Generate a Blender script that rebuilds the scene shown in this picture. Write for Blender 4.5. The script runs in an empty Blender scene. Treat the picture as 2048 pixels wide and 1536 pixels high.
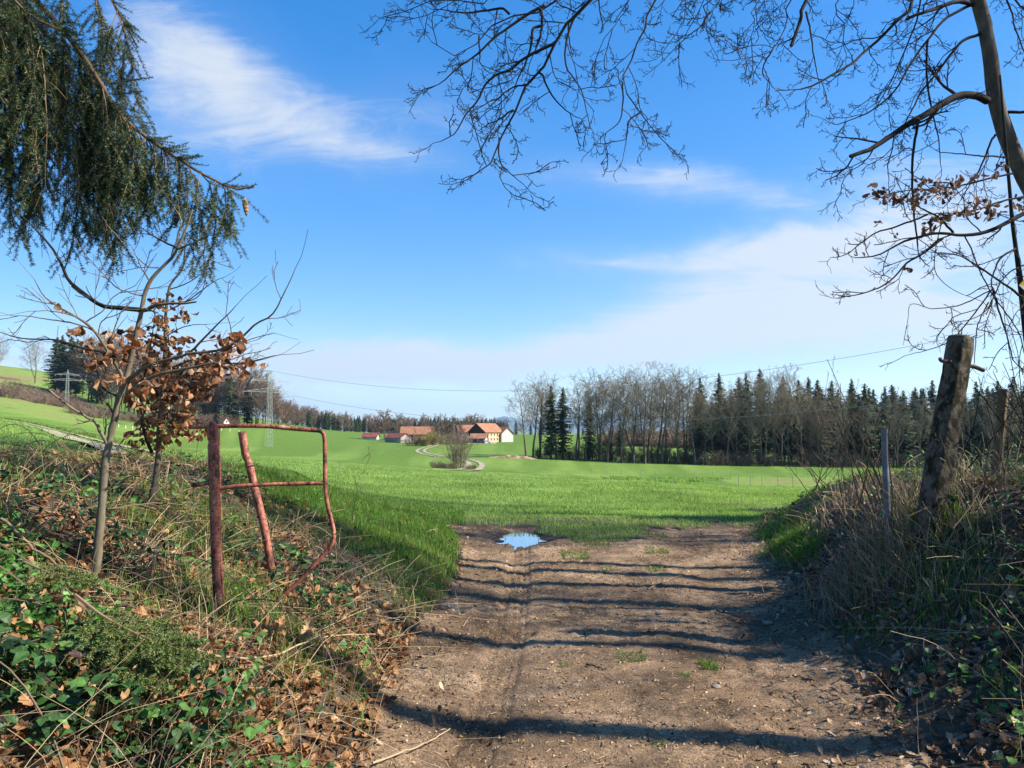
import bpy, math
import numpy as np
from mathutils import Vector

# ------------------------------------------------------------------ camera geometry
F = 1547.0; CX, CY, HZ, EYE = 1024.0, 768.0, 865.0, 1.6
PITCH = math.atan((HZ - CY) / F)
SP, CP = math.sin(PITCH), math.cos(PITCH)
RS = np.random.RandomState
C = bpy.context.scene.collection


def P(px, py, d):
    """point seen at photo pixel (px, py) at depth d in front of the eye"""
    a = (px - CX) / F; b = (CY - py) / F
    y = CP - SP * b; z = SP + CP * b
    t = d / y
    return np.array([a * t, d + 0 * a, EYE + z * t])


def zpy(py, d):
    b = (CY - py) / F
    return EYE + d * (SP + CP * b) / (CP - SP * b)


# ------------------------------------------------------------------ noise
def hash2(ix, iy, s):
    h = (ix.astype(np.int64) * 374761393 + iy.astype(np.int64) * 668265263 + s * 974711) & 0x7fffffff
    h = ((h ^ (h >> 13)) * 1274126177) & 0x7fffffff
    return ((h ^ (h >> 16)) & 0xffff) / 65535.0


def vnoise(x, y, s=0):
    x = np.asarray(x, float); y = np.asarray(y, float)
    ix = np.floor(x); iy = np.floor(y); fx = x - ix; fy = y - iy
    fx = fx * fx * (3 - 2 * fx); fy = fy * fy * (3 - 2 * fy)
    a = hash2(ix, iy, s); b = hash2(ix + 1, iy, s); c = hash2(ix, iy + 1, s); d = hash2(ix + 1, iy + 1, s)
    return (a * (1 - fx) + b * fx) * (1 - fy) + (c * (1 - fx) + d * fx) * fy


def fbm(x, y, o=4, s=0):
    t = 0; a = 0.5; n = 0
    for k in range(o):
        t = t + a * vnoise(x * 2 ** k, y * 2 ** k, s + k * 17); n += a; a *= 0.5
    return t / n - 0.5


def sstep(a, b, x):
    t = np.clip((x - a) / (b - a), 0, 1)
    return t * t * (3 - 2 * t)


# ------------------------------------------------------------------ terrain
COLS = [-3000, -600, 0, 135, 300, 500, 700, 900, 1024, 1250, 1500, 1750, 2048, 2700, 5000]
DIST = [10, 15, 20, 30, 45, 70, 100, 129, 160, 200, 235, 300, 360, 415, 500, 600, 700, 800, 1000, 2000, 5000, 25000]
TAB = {
    -3000: [910, 890, 880, 858, 848, 835, 820, 815, 810, 800, 795, 785, 775, 765, 750, 735, 725, 720, 735, 800, 850, 864],
    -600: [905, 885, 875, 850, 842, 832, 820, 815, 808, 800, 795, 785, 775, 765, 750, 735, 715, 705, 725, 800, 850, 864],
    0: [905, 886, 872, 846, 840, 835, 832, 828, 824, 819, 815, 808, 800, 794, 780, 758, 738, 722, 735, 800, 850, 864],
    135: [912, 893, 882, 868, 866, 862, 858, 856, 854, 852, 849, 845, 841, 838, 828, 795, 765, 748, 755, 800, 850, 864],
    300: [925, 915, 905, 900, 895, 891, 888, 885, 882, 878, 874, 866, 858, 850, 836, 815, 795, 785, 790, 815, 850, 864],
    500: [960, 950, 938, 926, 920, 914, 911, 909, 907, 904, 902, 897, 875, 849, 845, 840, 837, 836, 838, 845, 858, 864],
    700: [1020, 1000, 975, 945, 932, 926, 922, 919, 916, 912, 908, 900, 890, 883, 874, 868, 866, 866, 867, 866, 865, 865],
    900: [1112, 1025, 985, 956, 948, 945, 944, 942, 931, 920, 913, 900, 890, 882, 876, 873, 871, 870, 870, 869, 866, 865],
    1024: [1112, 1028, 988, 958, 948, 945, 943, 938, 931, 922, 914, 902, 891, 883, 877, 874, 872, 870, 870, 869, 866, 865],
    1250: [1112, 1030, 992, 966, 962, 965, 957, 950, 944, 935, 926, 908, 896, 887, 880, 876, 873, 871, 871, 869, 866, 865],
    1500: [1112, 1031, 998, 980, 978, 976, 960, 951, 945, 938, 932, 918, 905, 894, 884, 878, 875, 873, 872, 869, 866, 865],
    1750: [1112, 1031, 1000, 984, 980, 976, 962, 953, 947, 941, 936, 925, 915, 905, 890, 880, 876, 874, 872, 869, 866, 865],
    2048: [1060, 1020, 1000, 985, 980, 976, 962, 953, 948, 942, 937, 926, 916, 906, 892, 882, 877, 874, 872, 869, 866, 865],
    2700: [1000, 990, 985, 980, 975, 970, 960, 953, 948, 942, 937, 926, 916, 906, 892, 882, 877, 874, 872, 869, 866, 865],
    5000: [980, 975, 970, 965, 960, 955, 950, 945, 940, 937, 933, 924, 914, 906, 892, 882, 877, 874, 872, 869, 866, 865],
}
GX = np.arange(-3000, 5001, 25.0)
GL = np.linspace(math.log(10), math.log(25000), 320)


def make_table():
    t = np.array([np.interp(GL, np.log(DIST), TAB[c]) for c in COLS])
    g = np.array([np.interp(GX, COLS, t[:, j]) for j in range(len(GL))]).T
    for ax, n, k in ((0, 2, 3), (1, 2, 3)):
        for _ in range(n):
            p = np.concatenate([np.repeat(g.take([0], ax), k, ax), g, np.repeat(g.take([-1], ax), k, ax)], ax)
            w = np.cumsum(p, ax)
            w = np.concatenate([np.zeros_like(w.take([0], ax)), w], ax)
            m = 2 * k + 1; L = g.shape[ax]
            g = (w.take(np.arange(m, m + L), ax) - w.take(np.arange(L), ax)) / m
    return g


GT = make_table()


def lane_l(y): return np.interp(y, [-40, 2, 3.7, 5.7, 8.7, 11.5, 14, 16], [-.6, -.66, -.78, -.84, -.64, -.85, -1.3, -1.8])
def lane_r(y): return np.interp(y, [-40, 2, 3.7, 5.7, 8.7, 11.5, 14, 16], [1.75, 1.8, 2.0, 2.45, 3.05, 3.75, 4.4, 5.4])


def near_h(x, y):
    el = lane_l(y) - x + 0.5 * fbm(x * .9, y * .9, 3, 5)
    er = x - lane_r(y) + 0.4 * fbm(x * .9, y * .9, 3, 9)
    er = er / np.interp(y, [2, 3.5, 5, 6.0, 7.5, 9], [1.9, 1.7, 1.3, .85, .88, 1.0])
    zl = np.interp(el, [-.3, 0, .35, 1.2, 1.8, 2.5, 4, 7, 30], [0, .03, .24, .50, .72, 1.1, 1.34, 1.4, 2.2])
    zr = np.interp(er, [-.4, 0, .3, .8, 1.4, 2.6, 6, 30], [0, .04, .27, .70, .98, 1.10, 1.2, 1.25])
    zl = zl * np.interp(y, [9, 14, 17], [1, .75, .35])
    zr = zr * np.interp(y, [10.5, 13.0, 15.5], [1, .8, .1])
    return zl + zr + .27 * np.exp(-(((x - 3.5) / .6) ** 2 + ((y - 6.25) / .9) ** 2))


def H(x, y):
    x = np.asarray(x, float); y = np.asarray(y, float)
    n = near_h(x, np.minimum(y, 17))
    yc = np.maximum(y, 6)
    px = np.clip(CX + F * x / yc, -3000, 5000)
    ld = np.clip(np.log(np.maximum(y, 10)), GL[0], GL[-1])
    i = (px - GX[0]) / 25.0; j = (ld - GL[0]) / (GL[1] - GL[0])
    i0 = np.clip(np.floor(i).astype(int), 0, len(GX) - 2); j0 = np.clip(np.floor(j).astype(int), 0, len(GL) - 2)
    fi = i - i0; fj = j - j0
    py = (GT[i0, j0] * (1 - fi) + GT[i0 + 1, j0] * fi) * (1 - fj) + (GT[i0, j0 + 1] * (1 - fi) + GT[i0 + 1, j0 + 1] * fi) * fj
    f = zpy(py, np.maximum(y, 10))
    w = sstep(12.0, 18.0, y)
    amp = np.interp(y, [10, 30, 150, 600], [0.03, .05, .25, 1.5]) * (y < 3000)
    f = f + amp * fbm(x / np.maximum(4, .12 * y), y / np.maximum(4, .12 * y), 3, 31)
    z = n * (1 - w) + f * w
    return z + 0.05 * fbm(x * 1.6, y * 1.6, 4, 3) * (y < 40)


def lane_mask(x, y):
    """1 inside the bare earth of the lane, 0 outside"""
    e = np.minimum(x - lane_l(y), lane_r(y) - x) + 0.35 * fbm(x * 1.7, y * 1.7, 4, 77)
    end = 13.4 + 0.9 * fbm(x * 1.3, 3.0 + 0 * x, 3, 41) * 2 - y
    # the left rut runs a little farther into the field than the middle
    end = end + 1.0 * np.exp(-((x - 0.05) / .55) ** 2) - .5 * np.exp(-((x - 1.35) / .7) ** 2) - .3 + .35 * np.exp(-((x - 2.9) / .8) ** 2)
    # a grass tongue from the field down the middle
    tongue = np.sqrt(((x - 1.3) / .85) ** 2 + ((y - 14.2) / 2.7) ** 2)
    end = np.minimum(end, (tongue - 1) * .6 + 0.55 * fbm(x * 2.2, y * 1.6, 4, 55))
    return sstep(-.02, .14, np.minimum(e, end))


def G(x, y):
    return float(H(np.array([x]), np.array([y]))[0])


def hit(px, py, d0=8, d1=1500):
    """where the ray through a photo pixel meets the ground"""
    d = np.exp(np.linspace(math.log(d0), math.log(d1), 1500))
    p = P(np.full_like(d, px), np.full_like(d, py), d)
    below = p[2] < H(p[0], p[1])
    k = int(np.argmax(below)) if below.any() else len(d) - 1
    return np.array([p[0][k], p[1][k], float(H(p[0][k], p[1][k]))])


def stand(px, d):
    x = (px - CX) / F * d / CP
    return np.array([x, d, G(x, d)])


# ------------------------------------------------------------------ mesh helpers
class MB:
    def __init__(s):
        s.v = []; s.q = []; s.t = []; s.n = 0; s.tint = []; s.mq = []; s.mt = []

    def add(s, V, Q=None, T=None, tint=0.5, mi=0):
        V = np.asarray(V, np.float32).reshape(-1, 3)
        if Q is not None and len(Q):
            Q = np.asarray(Q, np.int64).reshape(-1, 4); s.q.append(Q + s.n); s.mq.append(np.full(len(Q), mi, np.int32))
        if T is not None and len(T):
            T = np.asarray(T, np.int64).reshape(-1, 3); s.t.append(T + s.n); s.mt.append(np.full(len(T), mi, np.int32))
        s.tint.append(np.broadcast_to(np.asarray(tint, np.float32), (len(V),)).astype(np.float32))
        s.v.append(V); s.n += len(V)

    def box(s, c, size, yaw=0, tint=.5, mi=0, M=None):
        x, y, z = np.array(size) / 2.0
        V = np.array([[-x, -y, -z], [x, -y, -z], [x, y, -z], [-x, y, -z], [-x, -y, z], [x, -y, z], [x, y, z], [-x, y, z]])
        if M is not None: V = V @ np.array(M).T
        cy, sy = math.cos(yaw), math.sin(yaw)
        V = V @ np.array([[cy, sy, 0], [-sy, cy, 0], [0, 0, 1]]) + np.array(c)
        s.add(V, [[0, 3, 2, 1], [4, 5, 6, 7], [0, 1, 5, 4], [1, 2, 6, 5], [2, 3, 7, 6], [3, 0, 4, 7]], tint=tint, mi=mi)

    def bar(s, a, b, r, sides=4, tint=.5, mi=0):
        V, Q = tubes(np.array([[a, b]], float), np.array([[r, r]], float), sides)
        s.add(V, Q, tint=tint, mi=mi)

    def mesh(s, name, mats, smooth=False):
        me = bpy.data.meshes.new(name)
        V = np.concatenate(s.v) if s.v else np.zeros((0, 3), np.float32)
        Q = np.concatenate(s.q) if s.q else np.zeros((0, 4), np.int64)
        T = np.concatenate(s.t) if s.t else np.zeros((0, 3), np.int64)
        me.vertices.add(len(V)); me.vertices.foreach_set('co', V.ravel())
        nl = Q.size + T.size
        me.loops.add(nl); me.loops.foreach_set('vertex_index', np.concatenate([Q.ravel(), T.ravel()]).astype(np.int32))
        me.polygons.add(len(Q) + len(T))
        me.polygons.foreach_set('loop_start', np.concatenate([np.arange(len(Q)) * 4, Q.size + np.arange(len(T)) * 3]).astype(np.int32))
        mi = np.concatenate(s.mq + s.mt) if (s.mq or s.mt) else np.zeros(0, np.int32)
        me.polygons.foreach_set('material_index', mi)
        me.polygons.foreach_set('use_smooth', np.full(len(Q) + len(T), smooth, bool))
        at = me.attributes.new('tint', 'FLOAT', 'POINT'); at.data.foreach_set('value', np.concatenate(s.tint) if s.tint else np.zeros(0, np.float32))
        for m in (mats if isinstance(mats, (list, tuple)) else [mats]): me.materials.append(m)
        me.update(calc_edges=True)
        return me

    def obj(s, name, mats, parent=None, smooth=False, **kw):
        o = bpy.data.objects.new(name, s.mesh(name, mats, smooth)); C.objects.link(o)
        if parent is not None: o.parent = parent
        return tag(o, **kw)


def tag(o, label=None, cat=None, group=None, kind=None):
    if label: o['label'] = label
    if cat: o['category'] = cat
    if group: o['group'] = group
    if kind: o['kind'] = kind
    return o


def empty(name, loc, rz=0, **kw):
    o = bpy.data.objects.new(name, None); C.objects.link(o)
    o.location = loc; o.rotation_euler = (0, 0, rz); o.empty_display_size = .2
    return tag(o, **kw)


def copy_tree(o, loc, rz=0, sc=1.0, lean=0.0, **kw):
    r = o.copy(); C.objects.link(r); r.location = loc; r.rotation_euler = (lean, 0, rz)
    r.scale = (sc, sc, sc) if np.isscalar(sc) else sc
    for ch in KIDS.get(o.name, []):
        c = ch.copy(); C.objects.link(c); c.parent = r
    for k in ('label', 'category', 'group', 'kind'):
        if k in r: del r[k]
    return tag(r, **kw)


KIDS = {}


def rows_to_quads(M, N, S, closed):
    m = np.arange(M)[:, None, None]; i = np.arange(N - 1)[None, :, None]
    j = np.arange(S if closed else S - 1)[None, None, :]
    j2 = (j + 1) % S
    base = m * N * S
    return np.stack([base + i * S + j, base + i * S + j2, base + (i + 1) * S + j2, base + (i + 1) * S + j], -1).reshape(-1, 4)


def tubes(PTS, RAD, S):
    PTS = np.asarray(PTS, float); M, N, _ = PTS.shape
    T = np.gradient(PTS, axis=1) if N > 2 else np.repeat(PTS[:, 1:] - PTS[:, :1], 2, 1)
    T /= np.linalg.norm(T, axis=2, keepdims=True) + 1e-9
    mean = T.mean(1); ref = np.where(np.abs(mean[:, 2:3]) > .8, [[1., 0, 0]], [[0, 0, 1.]])
    U = np.cross(T, ref[:, None, :]); U /= np.linalg.norm(U, axis=2, keepdims=True) + 1e-9
    W = np.cross(T, U)
    a = np.arange(S) * 2 * math.pi / S
    V = PTS[:, :, None, :] + RAD[:, :, None, None] * (U[:, :, None, :] * np.cos(a)[:, None] + W[:, :, None, :] * np.sin(a)[:, None])
    return V.reshape(-1, 3), rows_to_quads(M, N, S, True)


class Poly:
    """branches collected as polylines, then turned into tapering tubes"""
    def __init__(s): s.d = {}
    def add(s, pts, rad, sides=3): s.d.setdefault((len(pts), sides), []).append((pts, rad))
    def into(s, mb, rng=None, mi=0, lo=.2, hi=.8):
        rng = rng or RS(1)
        for (n, sd), L in s.d.items():
            V, Q = tubes(np.array([p for p, r in L]), np.array([r for p, r in L]), sd)
            mb.add(V, Q, tint=np.repeat(rng.uniform(lo, hi, len(L)), n * sd), mi=mi)
        return mb


def unit(v): return v / (np.linalg.norm(v) + 1e-9)


def perp_dir(d, ang, az):
    ref = np.array([0, 0, 1.]) if abs(d[2]) < .9 else np.array([1., 0, 0])
    u = unit(np.cross(d, ref)); w = np.cross(d, u)
    return unit(d * math.cos(ang) + (u * math.cos(az) + w * math.sin(az)) * math.sin(ang))


def grow(poly, p, d, L, r, lvl, spec, rng):
    s = spec[lvl]; n = s['n']
    pts = [np.array(p, float)]; dirs = [unit(np.array(d, float))]
    step = L / (n - 1)
    for k in range(n - 1):
        dd = unit(dirs[-1] + rng.normal(0, s.get('wig', .12), 3) + np.array([0, 0, s.get('up', 0.)]))
        pts.append(pts[-1] + dd * step); dirs.append(dd)
    tip = s.get('tip', .35)
    rad = np.maximum(r * np.linspace(1, tip, n), s.get('rmin', .0))
    poly.add(np.array(pts), rad, s.get('sides', 3))
    children(poly, pts, dirs, rad, L, lvl, spec, rng)


def children(poly, pts, dirs, rad, L, lvl, spec, rng):
    s = spec[lvl]
    if lvl + 1 >= len(spec): return
    k = s['kids']; k = int(round(k * rng.uniform(.8, 1.2)))
    az = rng.uniform(0, 6.28); n = len(pts)
    for j in range(k):
        t = s.get('t0', .2) + (s.get('t1', 1.) - s.get('t0', .2)) * (j + rng.uniform(.1, .9)) / k
        f = t * (n - 1); i = min(int(f), n - 2); f -= i
        q = pts[i] * (1 - f) + pts[i + 1] * f
        az += 2.4 + rng.normal(0, .4)
        dd = perp_dir(dirs[min(i + 1, n - 1)], math.radians(s.get('ang', 50) * rng.uniform(.7, 1.25)), az)
        ln = L * s.get('ratio', .5) * rng.uniform(.6, 1.2) * (1 - s.get('taper', .5) * t)
        rr = min(rad[i] * .75, max(rad[i] * s.get('rr', .5), spec[lvl + 1].get('rmin', 0)))
        grow(poly, q, dd, ln, rr, lvl + 1, spec, rng)


def smooth_line(pts, n):
    pts = np.array(pts, float)
    if len(pts) == 2: return pts[0] + (pts[1] - pts[0]) * np.linspace(0, 1, n)[:, None]
    e = np.concatenate([[2 * pts[0] - pts[1]], pts, [2 * pts[-1] - pts[-2]]])
    seg = np.linalg.norm(np.diff(pts, axis=0), axis=1); cum = np.concatenate([[0], np.cumsum(seg)])
    out = []
    for s in np.linspace(0, cum[-1], n):
        k = min(int(np.searchsorted(cum, s, 'right')) - 1, len(pts) - 2); t = (s - cum[k]) / (seg[k] + 1e-9)
        a, b, c, d = e[k], e[k + 1], e[k + 2], e[k + 3]
        out.append(.5 * ((2 * b) + (c - a) * t + (2 * a - 5 * b + 4 * c - d) * t * t + (3 * b - 3 * c + d - a) * t ** 3))
    return np.array(out)


def leaves(mb, pos, dirv, nrm, size, ratio, prof, rng, fold=(.1, .5), curl=(-.3, .5), tint=None, wave=.0, mi=0):
    """curved, folded leaves: prof is the half width at each step along the midrib"""
    n = len(pos); k = len(prof)
    d = dirv / (np.linalg.norm(dirv, axis=1, keepdims=True) + 1e-9)
    s = np.cross(d, nrm); s /= np.linalg.norm(s, axis=1, keepdims=True) + 1e-9
    w = np.cross(s, d)
    t = np.linspace(0, 1, k)[None, :]
    fo = rng.uniform(*fold, n)[:, None]; cu = rng.uniform(*curl, n)[:, None]
    hw = np.array(prof)[None, :] * ratio
    th = cu * 2.2 * t
    ax = np.where(np.abs(cu) > .02, np.sin(th) / (cu * 2.2 + 1e-6), t); az = np.where(np.abs(cu) > .02, (1 - np.cos(th)) / (cu * 2.2 + 1e-6), 0 * t)
    V = np.zeros((n, k, 3, 3)); sz = np.broadcast_to(np.asarray(size, float), (n,))[:, None]
    for c, v in enumerate((-1., 0., 1.)):
        side = v * hw * np.cos(fo); lift = az + abs(v) * hw * np.sin(fo)
        if wave: lift = lift + wave * abs(v) * np.sin(t * 9 + rng.uniform(0, 6.28, n)[:, None] + c)
        V[:, :, c] = pos[:, None, :] + sz[..., None] * (ax[..., None] * d[:, None, :] + side[..., None] * s[:, None, :] + lift[..., None] * w[:, None, :])
    tn = rng.uniform(0, 1, n) if tint is None else tint
    mb.add(V.reshape(-1, 3), rows_to_quads(n, k, 3, False), tint=np.repeat(tn, k * 3), mi=mi)


BEECH = [.03, .36, .5, .34, .0]
OAK = [.05, .22, .14, .34, .22, .42, .26, .3, .0]
IVY = [.10, .55, .30, .42, .18, .0]
BRAM = [.05, .40, .50, .36, .20, .0]


def blades(mb, x, y, h, wd, rng, lean=.45, z=None, tint=None, dirbias=None):
    n = len(x); z = H(x, y) if z is None else z
    a = rng.uniform(0, 6.28, n); b = rng.uniform(0, 6.28, n)
    s = np.stack([np.cos(a), np.sin(a), 0 * a], 1) * (wd / 2)[:, None]
    l = np.stack([np.cos(b), np.sin(b), 0 * b], 1) * (h * rng.uniform(.1, 1, n) * lean)[:, None]
    if dirbias is not None: l = l + dirbias * h[:, None]
    p = np.stack([x, y, z - .01], 1); up = np.array([0, 0, 1.])
    m = p + l * .35 + up * (h * .6)[:, None]; t = p + l + up * (h * np.clip(1 - lean * .3, .5, 1))[:, None]
    V = np.stack([p - s, p + s, m - s * .75, m + s * .75, t], 1).reshape(-1, 3)
    o = np.arange(n)[:, None] * 5
    tn = rng.uniform(0, 1, n) if tint is None else tint
    mb.add(V, o + np.array([[0, 1, 3, 2]]), o + np.array([[2, 3, 4]]), tint=np.repeat(tn, 5))


# ------------------------------------------------------------------ materials
def nt(name):
    m = bpy.data.materials.new(name); m.use_nodes = True
    t = m.node_tree; t.nodes.clear()
    return m, t, t.nodes, t.links


def ramp(nodes, cols, pos=None):
    r = nodes.new('ShaderNodeValToRGB'); e = r.color_ramp.elements
    pos = pos or list(np.linspace(0, 1, len(cols)))
    while len(e) < len(cols): e.new(.5)
    for i, (c, p) in enumerate(zip(cols, pos)):
        e[i].position = p; e[i].color = (c[0], c[1], c[2], 1)
    return r


def nat(name, cols, scale=4., detail=6, rough=.85, bump=0., bscale=None, bdist=.02, tint=False, trans=0., spec=.25, pos=None,
        var=None, vscale=.5, stretch=None, metal=0., tcol=None, nrough=.6):
    """natural surface: colour ramp driven by noise (or by the per-leaf tint), patchy variation, bump, optional translucency"""
    m, t, N, L = nt(name)
    out = N.new('ShaderNodeOutputMaterial'); co = N.new('ShaderNodeTexCoord')
    vec = co.outputs['Object']
    if stretch:
        mp = N.new('ShaderNodeMapping'); mp.inputs['Scale'].default_value = stretch; L.new(vec, mp.inputs['Vector']); vec = mp.outputs[0]
    nz = N.new('ShaderNodeTexNoise'); nz.inputs['Scale'].default_value = scale; nz.inputs['Detail'].default_value = detail
    nz.inputs['Roughness'].default_value = nrough; L.new(vec, nz.inputs['Vector'])
    r = ramp(N, cols, pos)
    if tint:
        at = N.new('ShaderNodeAttribute'); at.attribute_name = 'tint'; L.new(at.outputs['Fac'], r.inputs[0])
    else:
        mr = N.new('ShaderNodeMapRange'); mr.inputs[1].default_value = .28; mr.inputs[2].default_value = .72
        L.new(nz.outputs[0], mr.inputs[0]); L.new(mr.outputs[0], r.inputs[0])
    col = r.outputs[0]
    if var:
        n2 = N.new('ShaderNodeTexNoise'); n2.inputs['Scale'].default_value = vscale; n2.inputs['Detail'].default_value = 5; L.new(vec, n2.inputs['Vector'])
        m2 = N.new('ShaderNodeMapRange'); m2.inputs[1].default_value = .3; m2.inputs[2].default_value = .7
        m2.inputs[3].default_value = 1 - var; m2.inputs[4].default_value = 1 + var; L.new(n2.outputs[0], m2.inputs[0])
        vm = N.new('ShaderNodeVectorMath'); vm.operation = 'SCALE'; L.new(col, vm.inputs[0]); L.new(m2.outputs[0], vm.inputs['Scale'])
        col = vm.outputs[0]
    b = N.new('ShaderNodeBsdfPrincipled'); L.new(col, b.inputs['Base Color'])
    b.inputs['Roughness'].default_value = rough; b.inputs['Specular IOR Level'].default_value = spec; b.inputs['Metallic'].default_value = metal
    if bump:
        nb = N.new('ShaderNodeTexNoise'); nb.inputs['Scale'].default_value = bscale or scale * 4; nb.inputs['Detail'].default_value = 8; nb.inputs['Roughness'].default_value = .65
        L.new(vec, nb.inputs['Vector'])
        bp = N.new('ShaderNodeBump'); bp.inputs['Strength'].default_value = bump; bp.inputs['Distance'].default_value = bdist
        L.new(nb.outputs[0], bp.inputs['Height']); L.new(bp.outputs[0], b.inputs['Normal'])
    sh = b.outputs[0]
    if trans:
        tr = N.new('ShaderNodeBsdfTranslucent'); mx = N.new('ShaderNodeMixShader'); mx.inputs[0].default_value = trans
        if tcol:
            g = N.new('ShaderNodeVectorMath'); g.operation = 'MULTIPLY'; L.new(col, g.inputs[0]); g.inputs[1].default_value = tcol; L.new(g.outputs[0], tr.inputs[0])
        else: L.new(col, tr.inputs[0])
        L.new(sh, mx.inputs[1]); L.new(tr.outputs[0], mx.inputs[2]); sh = mx.outputs[0]
    L.new(sh, out.inputs[0])
    return m
# ------------------------------------------------------------------ palette
m_earth = nat('bank_earth', [(.028, .019, .012), (.06, .042, .026), (.11, .08, .05)], scale=3, bump=.6, bscale=26, bdist=.03, var=.4, vscale=.9)
m_grass = nat('grass_blades', [(.098, .175, .03), (.178, .29, .058), (.255, .38, .10), (.34, .46, .18)], tint=True, trans=.45, rough=.6, spec=.3, tcol=(1.2, 1.15, .7), var=.3, vscale=.35)
m_verge = nat('verge_blades', [(.035, .085, .012), (.075, .17, .022), (.14, .27, .04), (.24, .25, .08), (.36, .29, .14)], pos=[0, .4, .78, .92, 1], tint=True, trans=.42, rough=.65, tcol=(1.2, 1.1, .7))
m_straw = nat('dry_straw', [(.12, .08, .042), (.27, .185, .10), (.44, .33, .19), (.58, .48, .31)], tint=True, rough=.8, trans=.15)
m_twig = nat('dry_twig', [(.045, .03, .02), (.10, .07, .045), (.20, .145, .09)], tint=True, rough=.85)
m_dead = nat('dead_leaves', [(.09, .040, .017), (.19, .092, .038), (.31, .165, .072), (.45, .29, .15)], tint=True, trans=.22, rough=.75, tcol=(1.2, .9, .6), var=.25, vscale=30)
m_oakleaf = nat('withered_oak_leaves', [(.045, .022, .013), (.11, .05, .028), (.21, .105, .058), (.33, .2, .12)], tint=True, trans=.2, rough=.7)
m_litter = nat('shed_leaves', [(.075, .045, .026), (.18, .108, .06), (.31, .20, .12), (.50, .37, .25)], tint=True, trans=.12, rough=.8, var=.3, vscale=30)
m_beech = nat('beech_leaves', [(.075, .033, .015), (.19, .084, .035), (.34, .17, .075), (.54, .34, .18)], tint=True, trans=.3, rough=.6, spec=.35, tcol=(1.3, .75, .45), var=.2, vscale=40)
m_bramble = nat('bramble_leaves', [(.014, .034, .011), (.026, .066, .016), (.045, .11, .024), (.09, .19, .035), (.05, .028, .026)], pos=[0, .3, .6, .86, .97], tint=True, trans=.22, rough=.52, spec=.3, tcol=(1.2, 1.3, .6), var=.25, vscale=40)
m_ivy = nat('ivy_leaves', [(.026, .065, .015), (.05, .13, .024), (.09, .22, .04), (.16, .33, .08)], tint=True, trans=.28, rough=.5, spec=.3, tcol=(1.2, 1.2, .6), var=.25, vscale=50)
m_needle = nat('spruce_needles', [(.012, .030, .013), (.028, .062, .022), (.055, .105, .034), (.10, .155, .05)], tint=True, rough=.5, spec=.4, trans=.08)
m_sprig = nat('fresh_sprig_needles', [(.022, .045, .012), (.05, .085, .02), (.09, .14, .03), (.15, .19, .05)], tint=True, rough=.5, spec=.4, trans=.15)
m_twbark = nat('spruce_twig_bark', [(.07, .045, .028), (.16, .105, .06), (.30, .20, .11)], tint=True, rough=.85)
m_bark = nat('grey_bark', [(.030, .026, .020), (.075, .064, .048), (.14, .12, .085)], scale=14, bump=.5, bscale=60, bdist=.01, stretch=(1, 1, .35), var=.3, vscale=3)
m_sapbark = nat('smooth_beech_bark', [(.075, .062, .04), (.12, .10, .065), (.18, .15, .105)], scale=30, bump=.25, bscale=120, bdist=.003, stretch=(1, 1, .4), var=.25, vscale=8)
m_branch = nat('dark_branch_bark', [(.010, .008, .006), (.020, .016, .012), (.04, .032, .025)], tint=True, rough=.85)
m_fartwig = nat('bare_crown_twigs', [(.095, .078, .056), (.18, .15, .108), (.27, .23, .17)], tint=True, rough=.9)
m_fartwigbrown = nat('brown_crown_twigs', [(.10, .066, .05), (.17, .115, .085), (.25, .175, .13)], tint=True, rough=.9)
m_fartrunk = nat('wood_trunks', [(.055, .046, .035), (.12, .10, .075)], scale=2, var=.3)
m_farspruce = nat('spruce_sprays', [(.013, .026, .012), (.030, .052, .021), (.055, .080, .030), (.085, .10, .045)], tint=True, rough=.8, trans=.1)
m_olive = nat('budding_twigs', [(.09, .075, .03), (.17, .15, .05), (.26, .24, .08)], tint=True, rough=.9)

# ------------------------------------------------------------------ ground sheet
rows = np.concatenate([np.arange(-30, 1.5, .6), np.arange(1.5, 16, .055), 16 * 1.026 ** np.arange(0, 288)])
s = np.linspace(-1, 1, 561); s = .55 * s + .45 * s ** 3
W = np.where(rows < 9, 13.0, 1.0 * rows + 4.0) * 1.0
X = s[None, :] * W[:, None]; X = X + np.where(rows < 18, .9, 0)[:, None]; Y = np.broadcast_to(rows[:, None], X.shape)
Z = H(X, Y)
lm = np.where((Y < 16) & (Y > -3), lane_mask(X, np.clip(Y, 1.5, 16)), 0)
Z = Z - .10 * sstep(.5, 1, lm)
Z = Z - .12 * np.exp(-(((X - .16) / .6) ** 2 + ((Y - 12.35) / 1.3) ** 2))
# grass grows a hand higher than the rutted track that crosses the slope on the left
track_px = [(-160, 812), (0, 839), (61, 854), (122, 872), (195, 894), (250, 915)]
track = smooth_line([hit(a, b, 12, 120) for a, b in track_px], 60)
Vg = np.stack([X, Y, Z], -1).reshape(-1, 3)
nr, nc = X.shape
Qg = rows_to_quads(1, nr, nc, False)
yq = Y.reshape(-1)[Qg[:, 0]]; xq = X.reshape(-1)[Qg[:, 0]]
edge = 14.6 + 1.5 * fbm(xq * .5, yq * .5, 3, 8) + np.where(xq > 5.0, 3.5, 0) - np.clip((-1.6 - xq) * .9, 0, 6.5) * 1
isf = (yq > edge)
mapx = CX + F * X / np.maximum(Y, 5)
dry = sstep(420, 120, mapx) * sstep(120, 400, Y) * (.34 + 1.5 * fbm(X / 38, Y / 60, 4, 12)) + .16 * np.abs(fbm(X / 25, Y / 25, 4, 2)) + np.where(Y > 20, .75 * fbm(X / (.03 * Y + 1), Y / (.10 * Y + 2), 4, 4), 0)
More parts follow.
